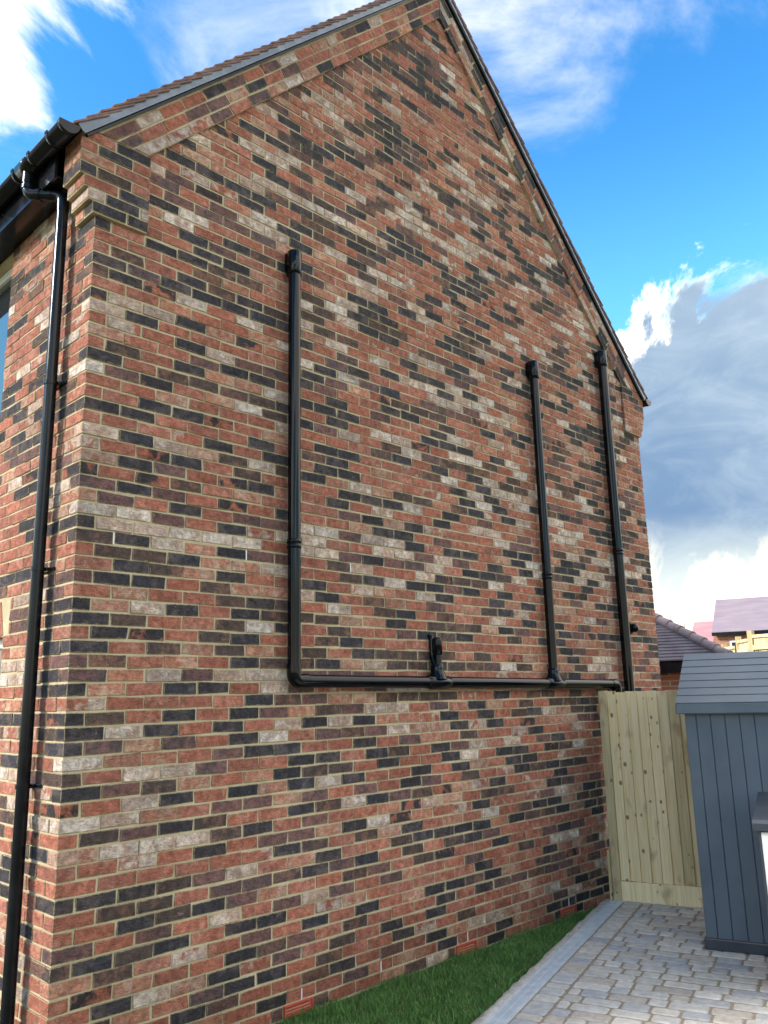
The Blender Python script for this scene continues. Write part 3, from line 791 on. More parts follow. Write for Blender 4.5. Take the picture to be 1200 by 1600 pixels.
# air bricks and weep vents
for p, q in AIR:
    z0 = zk(61)+0.004; mb = MB(); t = 0.007
    mb.box((p, -0.006, z0), (q, 0.03, z0+t)).box((p, -0.006, z0+0.068-t), (q, 0.03, z0+0.068)).box((p, -0.006, z0+t), (p+t, 0.03, z0+0.068-t)).box((q-t, -0.006, z0+t), (q, 0.03, z0+0.068-t))
    ab = part_of(house, mb, 'air_brick', M_TERRA); tag(ab, 'red plastic louvred air brick')
    for i in range(3):
        zz = z0+t+0.0085+i*0.0165
        part_of(ab, MB().box((p+t, -0.004, zz), (q-t, 0.012, zz+0.0055)), 'louvre', M_TERRA)
    part_of(ab, MB().box((p+t, 0.0285, z0+t), (q-t, 0.0299, z0+0.068-t)), 'shade_sheet', M_VENTSHADE)  # near-black sheet, painted to stand in for the shade between the louvres
def weep(x, k):
    z0 = zk(k+1)+0.004; part_of(house, MB().box((x-0.0035, 0.001, z0), (x+0.0035, 0.02, z0+0.064)), 'weep_vent', M_WHITE)
for x, k in ((0.22, 24), (1.12, 24), (2.02, 24), (0.67, 60), (2.245, 59), (3.145, 59), (4.495, 59), (1.57, 59)): weep(x, k)

# ------------------------------------------------------------ rainwater goods
def gutter(side):
    X = (lambda x: x) if not side else (lambda x: WID-x)
    g = empty('rain_gutter', (X(-0.205), 3.5, ZG+0.48), 'black half-round gutter along the eaves above the downpipe' if not side else 'end of a black gutter just showing at the far right eaves', 'gutter', None)
    r = 0.058; c = (X(-0.208), ZG+0.548)
    def half(ro, ri, y0, y1, mb, a0=-0.04):
        n = 16; vs = []; fs = []
        for y in (y0, y1):
            for rr in (ro, ri):
                for i in range(n+1):
                    a = math.pi+a0*0+math.pi*i/n
                    vs.append((c[0]+rr*math.cos(a), y, c[1]+rr*math.sin(a)))
        q = n+1
        for i in range(n):
            fs += [(i, i+1, 2*q+i+1, 2*q+i), (q+i+1, q+i, 3*q+i, 3*q+i+1), (i+1, i, q+i, q+i+1), (2*q+i, 2*q+i+1, 3*q+i+1, 3*q+i)]
        fs += [(0, 2*q, 3*q, q), (n, q+n, 3*q+n, 2*q+n)]
        mb.add(vs, fs, True); return mb
    o = [half(r, r-0.003, -0.055, 7.2, MB()).build('trough', M_BLACK2)]
    e = MB(); n = 18
    pts = [(c[0]+(r+0.004)*math.cos(math.pi+math.pi*i/n), c[1]+(r+0.004)*math.sin(math.pi+math.pi*i/n)) for i in range(n+1)]+[(c[0]+r+.004, c[1]+0.006), (c[0]-r-.004, c[1]+0.006)]
    e.prism(pts, -0.062, -0.050, lambda a, b, d: (a, d, b)); half(r+0.004, r-0.002, -0.0501, -0.03, e); o.append(e.build('end_cap', M_BLACK2))
    for y in (0.12, 0.38, 0.62, 1.05, 1.9, 2.8, 3.7):
        mb = half(r+0.006, r+0.0005, y-0.014, y+0.014, MB())
        mb.box((X(-0.208)-r-0.008, y-0.014, c[1]-0.004), (X(-0.208)-r+0.004, y+0.014, c[1]+0.012)); o.append(mb.build('bracket', M_BLACK2))
    if not side:
        out = half(r+0.007, r+0.0005, 0.42, 0.58, MB()); out.lathe([(0.038, 0), (0.038, 0.075)], T(c[0], 0.50, c[1]-0.125), 20)
        o.append(out.build('outlet', M_BLACK2))
    adopt(g, *o)
gutter(0); gutter(1)
def bend(p, a, b, R, n=8):
    """points of a rounded corner at p, coming from a and leaving to b"""
    p, a, b = Vector(p), Vector(a), Vector(b); da = (a-p).normalized(); db = (b-p).normalized()
    q0, q1 = p+da*R, p+db*R
    return [q0.lerp(p, t).lerp(p.lerp(q1, t), t) for t in [i/n for i in range(n+1)]]
DPX, DPY = -0.062, 0.31
dp = empty('downpipe', (DPX, DPY, 0), 'black round downpipe with an offset bend at the front corner', 'downpipe')
top = Vector((-0.208, 0.50, ZG+0.43)); e1 = Vector((-0.208, 0.50, ZG+0.352)); e2 = Vector((DPX, DPY, ZG+0.318)); low = Vector((DPX, DPY, 0.02))
r = 0.034
o = [MB().tube([top]+bend(e1, top, e2, 0.05)+[e1.lerp(e2, 0.35)], r, 20).build('swan_neck', M_BLACK2),
     MB().tube([e1.lerp(e2, 0.33), e1.lerp(e2, 0.72)], r-0.0005, 20).build('offset_pipe', M_BLACK2),
     MB().tube([e1.lerp(e2, 0.66)]+bend(e2, e1, low, 0.05)+[e2+Vector((0,0,-0.11))], r+0.003, 20).build('shoulder_bend', M_BLACK2),
     MB().tube([e2+Vector((0,0,-0.10)), low], r, 24).build('pipe', M_BLACK2)]
for p, ax in ((e1+Vector((0,0,0.045)), (0,0,1)), (e1.lerp(e2, 0.34), (e2-e1)), (e1.lerp(e2, 0.68), (e2-e1))):
    d = Vector(ax).normalized(); o.append(MB().tube([p-d*0.012, p+d*0.012], r+0.006, 20).build('collar', M_BLACK2))
for zc in (ZG-0.905, ZG-2.0, ZG-3.15):
    mb = MB().tube([(DPX, DPY, zc-0.011), (DPX, DPY, zc+0.011)], r+0.0045, 24)
    mb.box((DPX+0.030, DPY-0.040, zc-0.010), (0.0, DPY+0.040, zc+0.010), None, 0.002); mb.box((-0.012, DPY-0.085, zc-0.009), (0.0, DPY+0.085, zc+0.009), None, 0.002)
    mb.tube([(-0.014, DPY-0.072, zc), (0.0, DPY-0.072, zc)], 0.006, 10); o.append(mb.build('clip', M_BLACK2))
adopt(dp, *o)

# ------------------------------------------------------------ black pipework on the gable
PY = -0.068; PRAD = 0.043
def hz(x): return ZG-2.622-0.010*(x-1.452)
def terminal(x, ztop, name='terminal'):
    """socket bend that turns the pipe into the wall"""
    mb = MB()
    a = PRAD
    mb.lathe([(a+0.0005, 0), (a+0.005, 0.004), (a+0.005, 0.040), (a+0.0075, 0.050), (a+0.0075, 0.172), (a+0.004, 0.180), (a*0.5, 0.184)], T(x, PY, ztop-0.184), 26)
    # the bend's back: a flat-sided block running to the wall, narrowing below
    hw = a*0.78
    mb.prism([(PY, ztop-0.015), (PY+0.02, ztop-0.004), (0.004, ztop-0.004), (0.004, ztop-0.115), (PY+0.035, ztop-0.20), (PY, ztop-0.22)], x-hw, x+hw, lambda q, z, d: (d, q, z))
    return mb.build(name, M_BLACK)
def coupling(x, z):
    return MB().lathe([(PRAD, 0), (PRAD+0.005, 0.003), (PRAD+0.005, 0.026), (PRAD+0.002, 0.029), (PRAD+0.002, 0.033), (PRAD+0.006, 0.036), (PRAD+0.006, 0.062), (PRAD, 0.066)], T(x, PY, z-0.033), 26).build('coupling', M_BLACK)
net = empty('flue_pipe_run', (3.4, PY, ZG-2.62), 'glossy black pipe run with three risers joining one long horizontal pipe', 'pipe')
parts = []
X1, X2, X3, XE = 1.452, 2.832, 4.382, 5.452
parts.append(MB().tube([(X1, PY, hz(X1)+0.05), (X1, PY, ZG+0.23)], PRAD, 28).build('riser_pipe', M_BLACK)); parts.append(terminal(X1, ZG+0.375))
parts.append(coupling(X1, ZG-1.74))
c0 = Vector((X1, PY, hz(X1)))
parts.append(MB().tube([c0+Vector((0,0,0.105))]+bend(c0, c0+Vector((0,0,1)), c0+Vector((1,0,0)), 0.052, 10)+[c0+Vector((0.105,0,0))], PRAD+0.0045, 26).build('elbow', M_BLACK))
parts.append(MB().tube([(X1+0.09, PY, hz(X1+.09)), (XE-0.08, PY, hz(XE-.08))], PRAD, 28).build('horizontal_pipe', M_BLACK))
def tee(x, h):
    z = hz(x); mb = MB()
    mb.tube([(x-0.125, PY, hz(x-.125)), (x-0.118, PY, hz(x-.118)), (x+0.118, PY, hz(x+.118)), (x+0.125, PY, hz(x+.125))], [PRAD+.001, PRAD+0.005, PRAD+0.005, PRAD+.001], 26)
    mb.lathe([(PRAD+0.034, 0.022), (PRAD+0.020, 0.05), (PRAD+0.010, 0.075), (PRAD+0.006, 0.10), (PRAD+0.006, h-0.006), (PRAD, h)], T(x, PY, z), 26)
    return mb.build('tee', M_BLACK)
parts.append(tee(X2, 0.135)); parts.append(MB().lathe([(0.028, 0.10), (0.028, 0.21)], T(X2, PY-0.012, hz(X2)), 24).build('riser_pipe', M_BLACK)); zs = hz(X2)
parts.append(MB().lathe([(0.029, 0.20), (0.035, 0.205), (0.035, 0.318), (0.030, 0.330), (0.012, 0.334)], T(X2, PY-0.012, zs), 24).build('cap', M_BLACK))
parts.append(MB().tube([(X2, PY+0.005, zs+0.10), (X2, -0.030, zs+0.17), (X2, -0.021, zs+0.22), (X2, -0.021, zs+0.32), (X2, -0.012, zs+0.345), (X2, 0.004, zs+0.35)], [0.026, 0.026, 0.020, 0.020, 0.020, 0.022], 18).build('back_pipe', M_BLACK))
parts.append(tee(X3, 0.135)); parts.append(MB().tube([(X3, PY, hz(X3)+0.1), (X3, PY, ZG+0.22)], PRAD-0.001, 28).build('riser_pipe', M_BLACK)); parts.append(terminal(X3, ZG+0.368)); parts.append(coupling(X3, ZG-1.70))
c1 = Vector((XE, PY, hz(XE)))
parts.append(MB().tube([c1+Vector((-0.105,0,0))]+bend(c1, c1+Vector((-1,0,0)), c1+Vector((0,0,-1)), 0.052, 10)+[c1+Vector((0,0,-0.105))], PRAD+0.0045, 26).build('elbow', M_BLACK))
parts.append(MB().tube([c1+Vector((0,0,-0.09)), (XE, PY, 0.02)], PRAD, 28).build('drop_pipe', M_BLACK))
adopt(net, *parts)
X4 = 5.70; PRADS = PRAD; PRAD = 0.050
p3 = empty('flue_pipe', (X4, PY, 0), 'tall black pipe on its own at the right end of the gable', 'pipe')
parts = [MB().tube([(X4, PY, 0.02), (X4, PY, ZG+0.70)], PRAD, 28).build('riser_pipe', M_BLACK), terminal(X4, ZG+0.855), coupling(X4, ZG-1.34)]
adopt(p3, *parts); PRAD = PRADS
vn = empty('wall_vent', (5.95, -0.02, ZG-2.10), 'small round dark vent cowl on the gable beside the tall pipe', 'vent')
Mv = T(5.95, 0.0, ZG-2.10) @ Matrix.Rotation(math.pi/2, 4, 'X')
adopt(vn, MB().lathe([(0.058, 0), (0.058, 0.012), (0.050, 0.016)], Mv, 24).build('flange', M_BLACK), MB().lathe([(0.044, 0.014), (0.046, 0.05), (0.040, 0.068), (0.022, 0.080), (0.004, 0.084)], Mv, 24).build('cowl', M_BLACK))

# ------------------------------------------------------------ garden frame: origin at the gate foot, u away, v to the right
AG = math.radians(17.1); GO = Vector((5.12, -0.06, 0)); GU = Vector((math.cos(AG), math.sin(AG), 0)); GV = Vector((math.sin(AG), -math.cos(AG), 0))
def G(u, v, z=0.0): return GO+GU*u+GV*v+Vector((0, 0, z))
MG = Matrix(((GU.x, GV.x, 0, GO.x), (GU.y, GV.y, 0, GO.y), (0, 0, 1, 0), (0, 0, 0, 1)))   # local x = u, y = v (left handed in plan)
def gbox(mb, a, b, ch=0.0):
    mb.box(a, b, MG, ch); return mb
def fix(o):
    import bmesh
    bm = bmesh.new(); bm.from_mesh(o.data); bmesh.ops.recalc_face_normals(bm, faces=bm.faces); bm.to_mesh(o.data); bm.free(); return o

# terrain
def terrain():
    us = [-150, -60, -20, -8, -4, 0, 4, 8.4, 9.4, 12, 16, 24, 40, 80, 150, 400]; vs = [-300, -100, -40, -15, -6, 0, 4, 10, 20, 50, 150, 400]
    def h(u, v):
        t = min(max((u-8.4)/1.0, 0), 1); return -0.045+0.95*t*t*(3-2*t)
    V = [G(u, v, h(u, v)) for u in us for v in vs]; n = len(vs)
    F = [(i*n+j, i*n+j+1, (i+1)*n+j+1, (i+1)*n+j) for i in range(len(us)-1) for j in range(n-1)]
    mb = MB(); mb.add(V, F); o = fix(mb.build('ground', simple_mat('rough_ground', (0.05,0.07,0.025), (0.12,0.10,0.06), 0.8, 0.95, 0.1))); tag(o, kind='structure')
terrain()
# paving bed and setts
bed = fix(gbox(MB(), (-5.5, 0.075, -0.04), (0.06, 3.6, -0.0065)).build('paving', M_SAND)); tag(bed, kind='structure'); bpy.context.view_layer.update()
PCOL = [(0.42,0.41,0.375), (0.44,0.43,0.39), (0.385,0.38,0.355), (0.31,0.325,0.335), (0.355,0.365,0.36), (0.45,0.43,0.385), (0.38,0.35,0.305), (0.415,0.405,0.37), (0.43,0.42,0.38)]
setts = []
def sett(u0, u1, v0, v1):
    ch = random.uniform(0.010, 0.014); zt = random.uniform(-0.002, 0.0025)
    tl = random.uniform(-0.0025, 0.0025), random.uniform(-0.0025, 0.0025)
    u0 += random.uniform(-.002,.002); v1 += random.uniform(-.002,.002)
    # rounded-corner block: octagon plan, domed top
    def ring(e, z, cc):
        a, b, c, d = u0+e, u1-e, v0+e, v1-e
        return [(a+cc, c, z), (b-cc, c, z), (b, c+cc, z), (b, d-cc, z), (b-cc, d, z), (a+cc, d, z), (a, d-cc, z), (a, c+cc, z)]
    vs = ring(0, -0.03, ch)+ring(0, -0.009+zt, ch)+ring(0.004, -0.003+zt, ch)+ring(0.011, zt, ch*0.8)
    vs = [(x+rng.normal(0, .0008), y+rng.normal(0, .0008), z+(tl[0]*(x-u0)/.1+tl[1]*(y-v0)/.1)*0.3) for x, y, z in vs]
    fs = []
    for r in range(3):
        for i in range(8): fs.append((r*8+i, r*8+(i+1) % 8, (r+1)*8+(i+1) % 8, (r+1)*8+i))
    fs.append(tuple(range(24, 32)))
    W = [MG @ Vector(v) for v in vs]; c = random.choice(PCOL); j = 1+random.uniform(-.1, .1)
    setts.append((W, fs, tuple(x*j for x in c)))
u = 0.03
while u > -5.2:             # edge course beside the drain
    l = random.choice((0.10, 0.13, 0.16, 0.22)); sett(u-l+0.011, u, 0.094, 0.242); u -= l
u = 0.03; row = 0
while u > -5.2:
    v = 0.257-random.choice((0, 0, 0))
    first = True
    while v < 3.4:
        l = random.choice((0.12, 0.12, 0.17, 0.17, 0.235, 0.235))
        if first: l = random.choice((0.08, 0.12, 0.17, 0.235)); first = False
        sett(u-0.125+0.013, u, v, v+l-0.013); v += l
    u -= 0.1255; row += 1
def sett_mesh(name, items):
    V = []; F = []; C = []
    for W, fs, c in items:
        o = len(V); V += [tuple(w) for w in W]; F += [tuple(o+i for i in f) for f in fs]; C += [(*c, 1.0)]*len(W)
    me = bpy.data.meshes.new(name); me.from_pydata(V, [], F); me.update()
    import bmesh
    bm = bmesh.new(); bm.from_mesh(me); bmesh.ops.recalc_face_normals(bm, faces=bm.faces); bm.to_mesh(me); bm.free()
    a = me.attributes.new('tone_a', 'FLOAT_COLOR', 'POINT'); a.data.foreach_set('color', np.array(C).ravel()); me.materials.append(M_PAVER)
    return me
def sett_area(s):
    c = np.mean([np.array(w) for w in s[0]], axis=0); a, b, d = project(c)
    return 1e6/d**2 if (d > .1 and 700 < a < 1230 and 1380 < b < 1640) else -((a-1000)**2+(b-1500)**2)
setts.sort(key=sett_area, reverse=True)
for s in setts[:295]:
    c = np.mean([np.array(w) for w in s[0]], axis=0)
    o = link('paver', sett_mesh('paver', [([np.array(w)-c for w in s[0]], s[1], s[2])]), bed); o.location = c
tag(link('pavers', sett_mesh('pavers', setts[295:]), bed), kind='stuff')
# kerb edging with haunched mortar
mb = MB(); n = 60; vs = []; fs = []
for i in range(n+1):
    u = 0.02-5.4*i/n; e = rng.normal(0, 0.006, 4)
    prof = [(-0.105+e[0], -0.05), (-0.100+e[0], -0.012+e[1]*0.4), (-0.082+e[1], 0.0045), (-0.042, 0.006+e[2]*0.15), (-0.0372, 0.002), (-0.0372, -0.05)]
    vs += [G(u, v, z) for v, z in prof]
for i in range(n):
    for j in range(5): fs.append((i*6+j, i*6+j+1, (i+1)*6+j+1, (i+1)*6+j))
mb.add(vs, fs, True); kerb = fix(mb.build('kerb_edging', M_CONC)); tag(kerb, kind='structure')
# drain channel with a slotted steel grate
dr = empty('drain_channel', G(-2.6, 0.025, 0), 'narrow galvanised steel drain channel with slotted grate beside the lawn', 'drain')
ch = MB(); gbox(ch, (-5.3, -0.037, -0.05), (0.02, -0.030, 0.001)); gbox(ch, (-5.3, 0.078, -0.05), (0.02, 0.086, 0.001)); gbox(ch, (-5.3, -0.030, -0.05), (0.02, 0.078, -0.04))
ps = [fix(ch.build('channel_body', M_GALV))]
for sidx in range(6):
    ua = 0.015-sidx*0.9; ub = max(ua-0.895, -5.29); gr = MB()
    gbox(gr, (ub, -0.029, -0.004), (ua, -0.016, 0.0)); gbox(gr, (ub, 0.065, -0.004), (ua, 0.077, 0.0)); gbox(gr, (ub, 0.020, -0.0045), (ua, 0.028, -0.0005))
    u = ub
    while u < ua-0.004:
        gbox(gr, (u, -0.0158, -0.004), (u+0.0075, 0.0648, -0.0002)); u += 0.0125
    gbox(gr, (ub, -0.016, -0.0405+0.002), (ua, 0.065, -0.010))
    ps.append(fix(gr.build('grate', M_GALV)))
adopt(dr, *ps)
# lawn
lawn = MB(); lawn.add([(0.0, 0.01, -0.030), tuple(G(0.05, -0.02, -0.030)), tuple(G(-5.4, -0.06, -0.030)), (-1.5, -1.7, -0.030), (-1.5, 0.01, -0.030)], [(4, 3, 2, 1, 0)])
lo = fix(lawn.build('lawn', M_SOIL)); tag(lo, kind='structure')
def grass():
    pts = []
    def kerb_v(x, y): 
        p = Vector((x, y, 0))-GO; return p.dot(GV)
    tot = 60000; xs = 0.6+(5.1-0.6)*rng.random(tot*3)**1.0; yy = -1.55*rng.random(tot*3)
    out = []
    for x, y in zip(xs, yy):
        if kerb_v(x, y) < -0.086+rng.normal(0, 0.012) and y < -0.004:
            out.append((x, y))
        if len(out) >= tot: break
    n = len(out); P = np.array(out)
    hgt = rng.uniform(0.014, 0.046, n)*(0.7+0.7*rng.random(n))*(0.85+0.25*np.sin(P[:,0]*9+3*np.sin(P[:,1]*7))); a = rng.uniform(0, 2*math.pi, n); lean = rng.uniform(0.1, 0.9, n)*hgt; la = rng.uniform(0, 2*math.pi, n)
    wd = rng.uniform(0.0013, 0.0026, n)
    dx, dy = np.cos(a)*wd, np.sin(a)*wd; lx, ly = np.cos(la)*lean, np.sin(la)*lean
    V = np.zeros((n, 5, 3))
    V[:, 0] = np.c_[P[:,0]-dx, P[:,1]-dy, np.full(n, -0.034)]; V[:, 1] = np.c_[P[:,0]+dx, P[:,1]+dy, np.full(n, -0.034)]
    V[:, 2] = np.c_[P[:,0]+dx*.8+lx*.35, P[:,1]+dy*.8+ly*.35, hgt*.6-.034]; V[:, 3] = np.c_[P[:,0]-dx*.8+lx*.35, P[:,1]-dy*.8+ly*.35, hgt*.6-.034]
    V[:, 4] = np.c_[P[:,0]+lx, P[:,1]+ly, hgt-.034]
    V[:, :, 1] = np.minimum(V[:, :, 1], -0.001)
    me = bpy.data.meshes.new('grass'); b = np.arange(n)*5
    F = np.c_[b, b+1, b+2, b+3].tolist()+np.c_[b+3, b+2, b+4].tolist()
    me.from_pydata(V.reshape(-1, 3).tolist(), [], F); me.update()
    base = np.array([[0.075,0.185,0.036],[0.095,0.215,0.045],[0.055,0.150,0.032],[0.125,0.215,0.055]])[rng.integers(0, 4, n)]
    dry = rng.random(n) < 0.03; base[dry] = (0.22, 0.19, 0.08)
    C = np.repeat(np.c_[base, np.ones(n)], 5, axis=0); C = C.reshape(n, 5, 4)
    a_ = me.attributes.new('tone_a', 'FLOAT_COLOR', 'POINT'); a_.data.foreach_set('color', C.ravel()); me.materials.append(M_GRASS)
    tag(link('grass', me), 'short green lawn grass in a wedge along the foot of the gable', 'grass', None, 'stuff')
grass()

# ------------------------------------------------------------ gate / fence panel beside the gable
gt = empty('timber_gate', G(0.05, 0.4, 0), 'pale pine feather-edge fence panel between the house and the grey shed', 'fence')
ps = []
def gpart(name, a, b, material, ch=0.003):
    o = fix(gbox(MB(), a, b, ch).build(name, material)); ps.append(o); return o
gpart('post', (0.0, -0.004, -0.03), (0.075, 0.070, 1.825), M_PINE_OLD)
gpart('batten', (-0.022, -0.030, -0.03), (0.02, -0.0055, 0.42), M_PINE_OLD)
vb = 0.0705; widths = [0.072, 0.098, 0.092, 0.088, 0.092, 0.090, 0.094, 0.090, 0.095, 0.095, 0.095, 0.095]
for i, wd in enumerate(widths):
    vs = [(0.034, vb, 0.165), (0.004, vb+wd+0.012, 0.165), (0.022, vb+wd+0.012, 0.165), (0.042, vb, 0.165)]
    top = 1.815+random.uniform(-0.008, 0.008) if i < 7 else 1.70
    q = [MG @ Vector((a+0.004*(i % 2), b, z)) for z in (0.165, top) for a, b, _ in vs]
    o = fix(MB().add(q, [(0,1,2,3),(7,6,5,4),(0,4,5,1),(1,5,6,2),(2,6,7,3),(3,7,4,0)]).build('board', M_PINE if i != 6 else M_PINE_OLD)); ps.append(o)
    vb += wd
gpart('gravel_board', (0.010, 0.0705, -0.02), (0.034, 1.25, 0.160), M_PINE)
for z in (0.35, 0.95, 1.55): gpart('rail', (0.050, 0.0705, z), (0.095, 1.25, z+0.075), M_PINE_OLD)
adopt(gt, *ps)

# ------------------------------------------------------------ grey shed
SU, SV = -1.197, 0.927
sh = empty('garden_shed', G(SU+0.6, SV+0.9, 0), 'slate-blue plastic garden shed with grooved vertical panels and planked roof', 'shed')
ps = []; SL = 1.9; SD = 1.25; EH = 1.675
ps.append(fix(gbox(MB(), (SU-0.014, SV-0.014, 0.0), (SU+SD+0.014, SV+SL+0.014, 0.075), 0.006).build('base', M_SHEDDARK)))
ps.append(fix(gbox(MB(), (SU+0.012, SV+0.012, 0.0751), (SU+SD-0.012, SV+SL-0.012, EH-0.01)).build('wall', M_SHEDDARK)))
v = SV; i = 0
while v < SV+SL-0.02:
    wd = 0.082 if i == 0 else 0.101
    ps.append(fix(gbox(MB(), (SU, v+0.0022, 0.0752), (SU+0.0119, min(v+wd-0.0022, SV+SL), EH), 0.003).build('panel', M_SHED))); v += wd; i += 1
u = SU+0.0125
while u < SU+SD-0.02:
    ps.append(fix(gbox(MB(), (u+0.0022, SV, 0.0752), (min(u+0.101-0.0022, SU+SD-0.013), SV+0.0119, EH), 0.003).build('panel', M_SHED))); u += 0.101
# gable end in-fill and roof planks
RZ0, RZ1, RD = EH-0.005, 2.06, SD/2
ga = MB(); ga.prism([(SU+0.013, EH-0.012), (SU+SD-0.013, EH-0.012), (SU+SD/2, RZ1-0.03)], SV+0.013, SV+SL-0.013, lambda a, b, d: MG @ Vector((a, d, b))); ps.append(fix(ga.build('gable_infill', M_SHEDDARK)))
sl = math.hypot(RD+0.05, RZ1-RZ0); dirn = Vector((RD+0.05, 0, RZ1-RZ0-0.0)).normalized()
npk = 7; nrm = Vector((-dirn.z, 0, dirn.x))
for sd in (0, 1):
    for i in range(npk):
        a = sl*i/npk+0.0015; b = sl*(i+1)/npk-0.0015
        def q(s, t): 
            p = Vector((-0.05, 0, 0.03))+dirn*s+nrm*t; 
            uu = SU+p.x if sd == 0 else SU+SD-p.x
            return uu, RZ0+p.z
        poly = [q(a, 0.0), q(b, 0.0), q(b, 0.020), q(a, 0.024)]
        pk = MB().prism(poly, SV-0.045, SV+SL+0.045, lambda x, z, d: MG @ Vector((x, d, z)))
        ps.append(fix(pk.build('roof_plank', M_SHEDROOF)))
    uu = SU-0.062 if sd == 0 else SU+SD+0.030
    ps.append(fix(gbox(MB(), (uu, SV-0.05, RZ0-0.032), (uu+0.032, SV+SL+0.05, RZ0+0.046), 0.008).build('eaves_trim', M_SHEDROOF)))
adopt(sh, *ps)

# ------------------------------------------------------------ white storage box with a dark lid, at the frame's right edge
bu, bv = (Vector((3.58, -2.06, 0))-GO).dot(GU), (Vector((3.58, -2.06, 0))-GO).dot(GV)-0.03
sb = empty('storage_box', G(bu+0.3, bv+0.5, 0), 'white garden storage box with a sloping dark grey lid in front of the shed', 'storage box')
ps = [fix(gbox(MB(), (bu+0.012, bv+0.012, 0.0), (bu+0.62, bv+1.1, 0.955)).build('body', M_SHEDDARK)),
      fix(gbox(MB(), (bu, bv+0.012, 0.06), (bu+0.0118, bv+0.55, 0.94), 0.004).build('door', M_WHITEPANEL)), fix(gbox(MB(), (bu, bv+0.556, 0.06), (bu+0.0118, bv+1.088, 0.94), 0.004).build('door', M_WHITEPANEL)),
      fix(gbox(MB(), (bu-0.003, bv-0.004, 0.0), (bu+0.05, bv+0.0115, 0.955), 0.004).build('corner_post', M_SHEDDARK))]
lid = MB().prism([(bu-0.035, 0.952), (bu+0.66, 1.055), (bu+0.66, 1.11), (bu+0.0, 1.012), (bu-0.035, 0.995)], bv-0.03, bv+1.13, lambda x, z, d: MG @ Vector((x, d, z)))
ps.append(fix(lid.build('lid', M_SHEDDARK))); adopt(sb, *ps)

# ------------------------------------------------------------ background
M_FTILE = simple_mat('far_grey_brown_tile', (0.105,0.088,0.098), (0.15,0.128,0.14), 5, 0.8, 0.3)
M_HIP = simple_mat('hip_tile_pinkish', (0.21,0.16,0.16), (0.28,0.22,0.215), 5, 0.8, 0.3)
EP = Vector((9.81, 1.27, 0)); eu, ev = (EP-GO).dot(GU), (EP-GO).dot(GV)
ga_ = empty('garage', G(eu+1.5, ev-1.2, 0), 'low brick outbuilding with a hipped tiled roof behind the gable corner', 'garage')
ps = []; v1 = ev+0.62; v0 = v1-5.0; de = 4.0; ez = 2.235; pt = math.tan(math.radians(31)); ov = 0.18
ps.append(fix(gbox(MB(), (eu+ov, v0+ov, -0.05), (eu+de-ov, v1-ov, ez-0.02)).build('wall', M_FARBRICK)))
ps.append(fix(gbox(MB(), (eu+0.0, v0, ez-0.17), (eu+de, v1, ez-0.021)).build('fascia', M_BLACK2)))
rf = MB(); nr = 24
for i in range(nr):                 # stepped tile courses round the hips
    a = de/2*i/nr; b = de/2*(i+1)/nr+0.02; za = ez+a*pt+0.02; zb = ez+b*pt
    A = [(eu+a, v0+a), (eu+de-a, v0+a), (eu+de-a, v1-a), (eu+a, v1-a)]; Bq = [(eu+b, v0+b), (eu+de-b, v0+b), (eu+de-b, v1-b), (eu+b, v1-b)]
    vs = [MG @ Vector((x, y, za-0.02)) for x, y in A]+[MG @ Vector((x, y, za)) for x, y in A]+[MG @ Vector((x, y, zb)) for x, y in Bq]
    rf.add(vs, [(j, (j+1) % 4, 4+(j+1) % 4, 4+j) for j in range(4)]+[(4+j, 4+(j+1) % 4, 8+(j+1) % 4, 8+j) for j in range(4)])
roof2 = fix(rf.build('roof', M_FTILE)); ps.append(roof2); adopt(ga_, *ps)
nh = 11
for (cu, cv, su, sv) in ((eu, v1, 1, -1), (eu, v0, 1, 1)):
    for i in range(nh):
        t0, t1 = de/2*i/nh, de/2*(i+1)/nh+0.02
        p0 = G(cu+su*t0, cv+sv*t0, ez+t0*pt+0.045); p1 = G(cu+su*t1, cv+sv*t1, ez+t1*pt+0.025)
        o = MB().tube([p0, p1], [0.075, 0.068], 10).build('hip_tile', M_HIP); o.parent = roof2
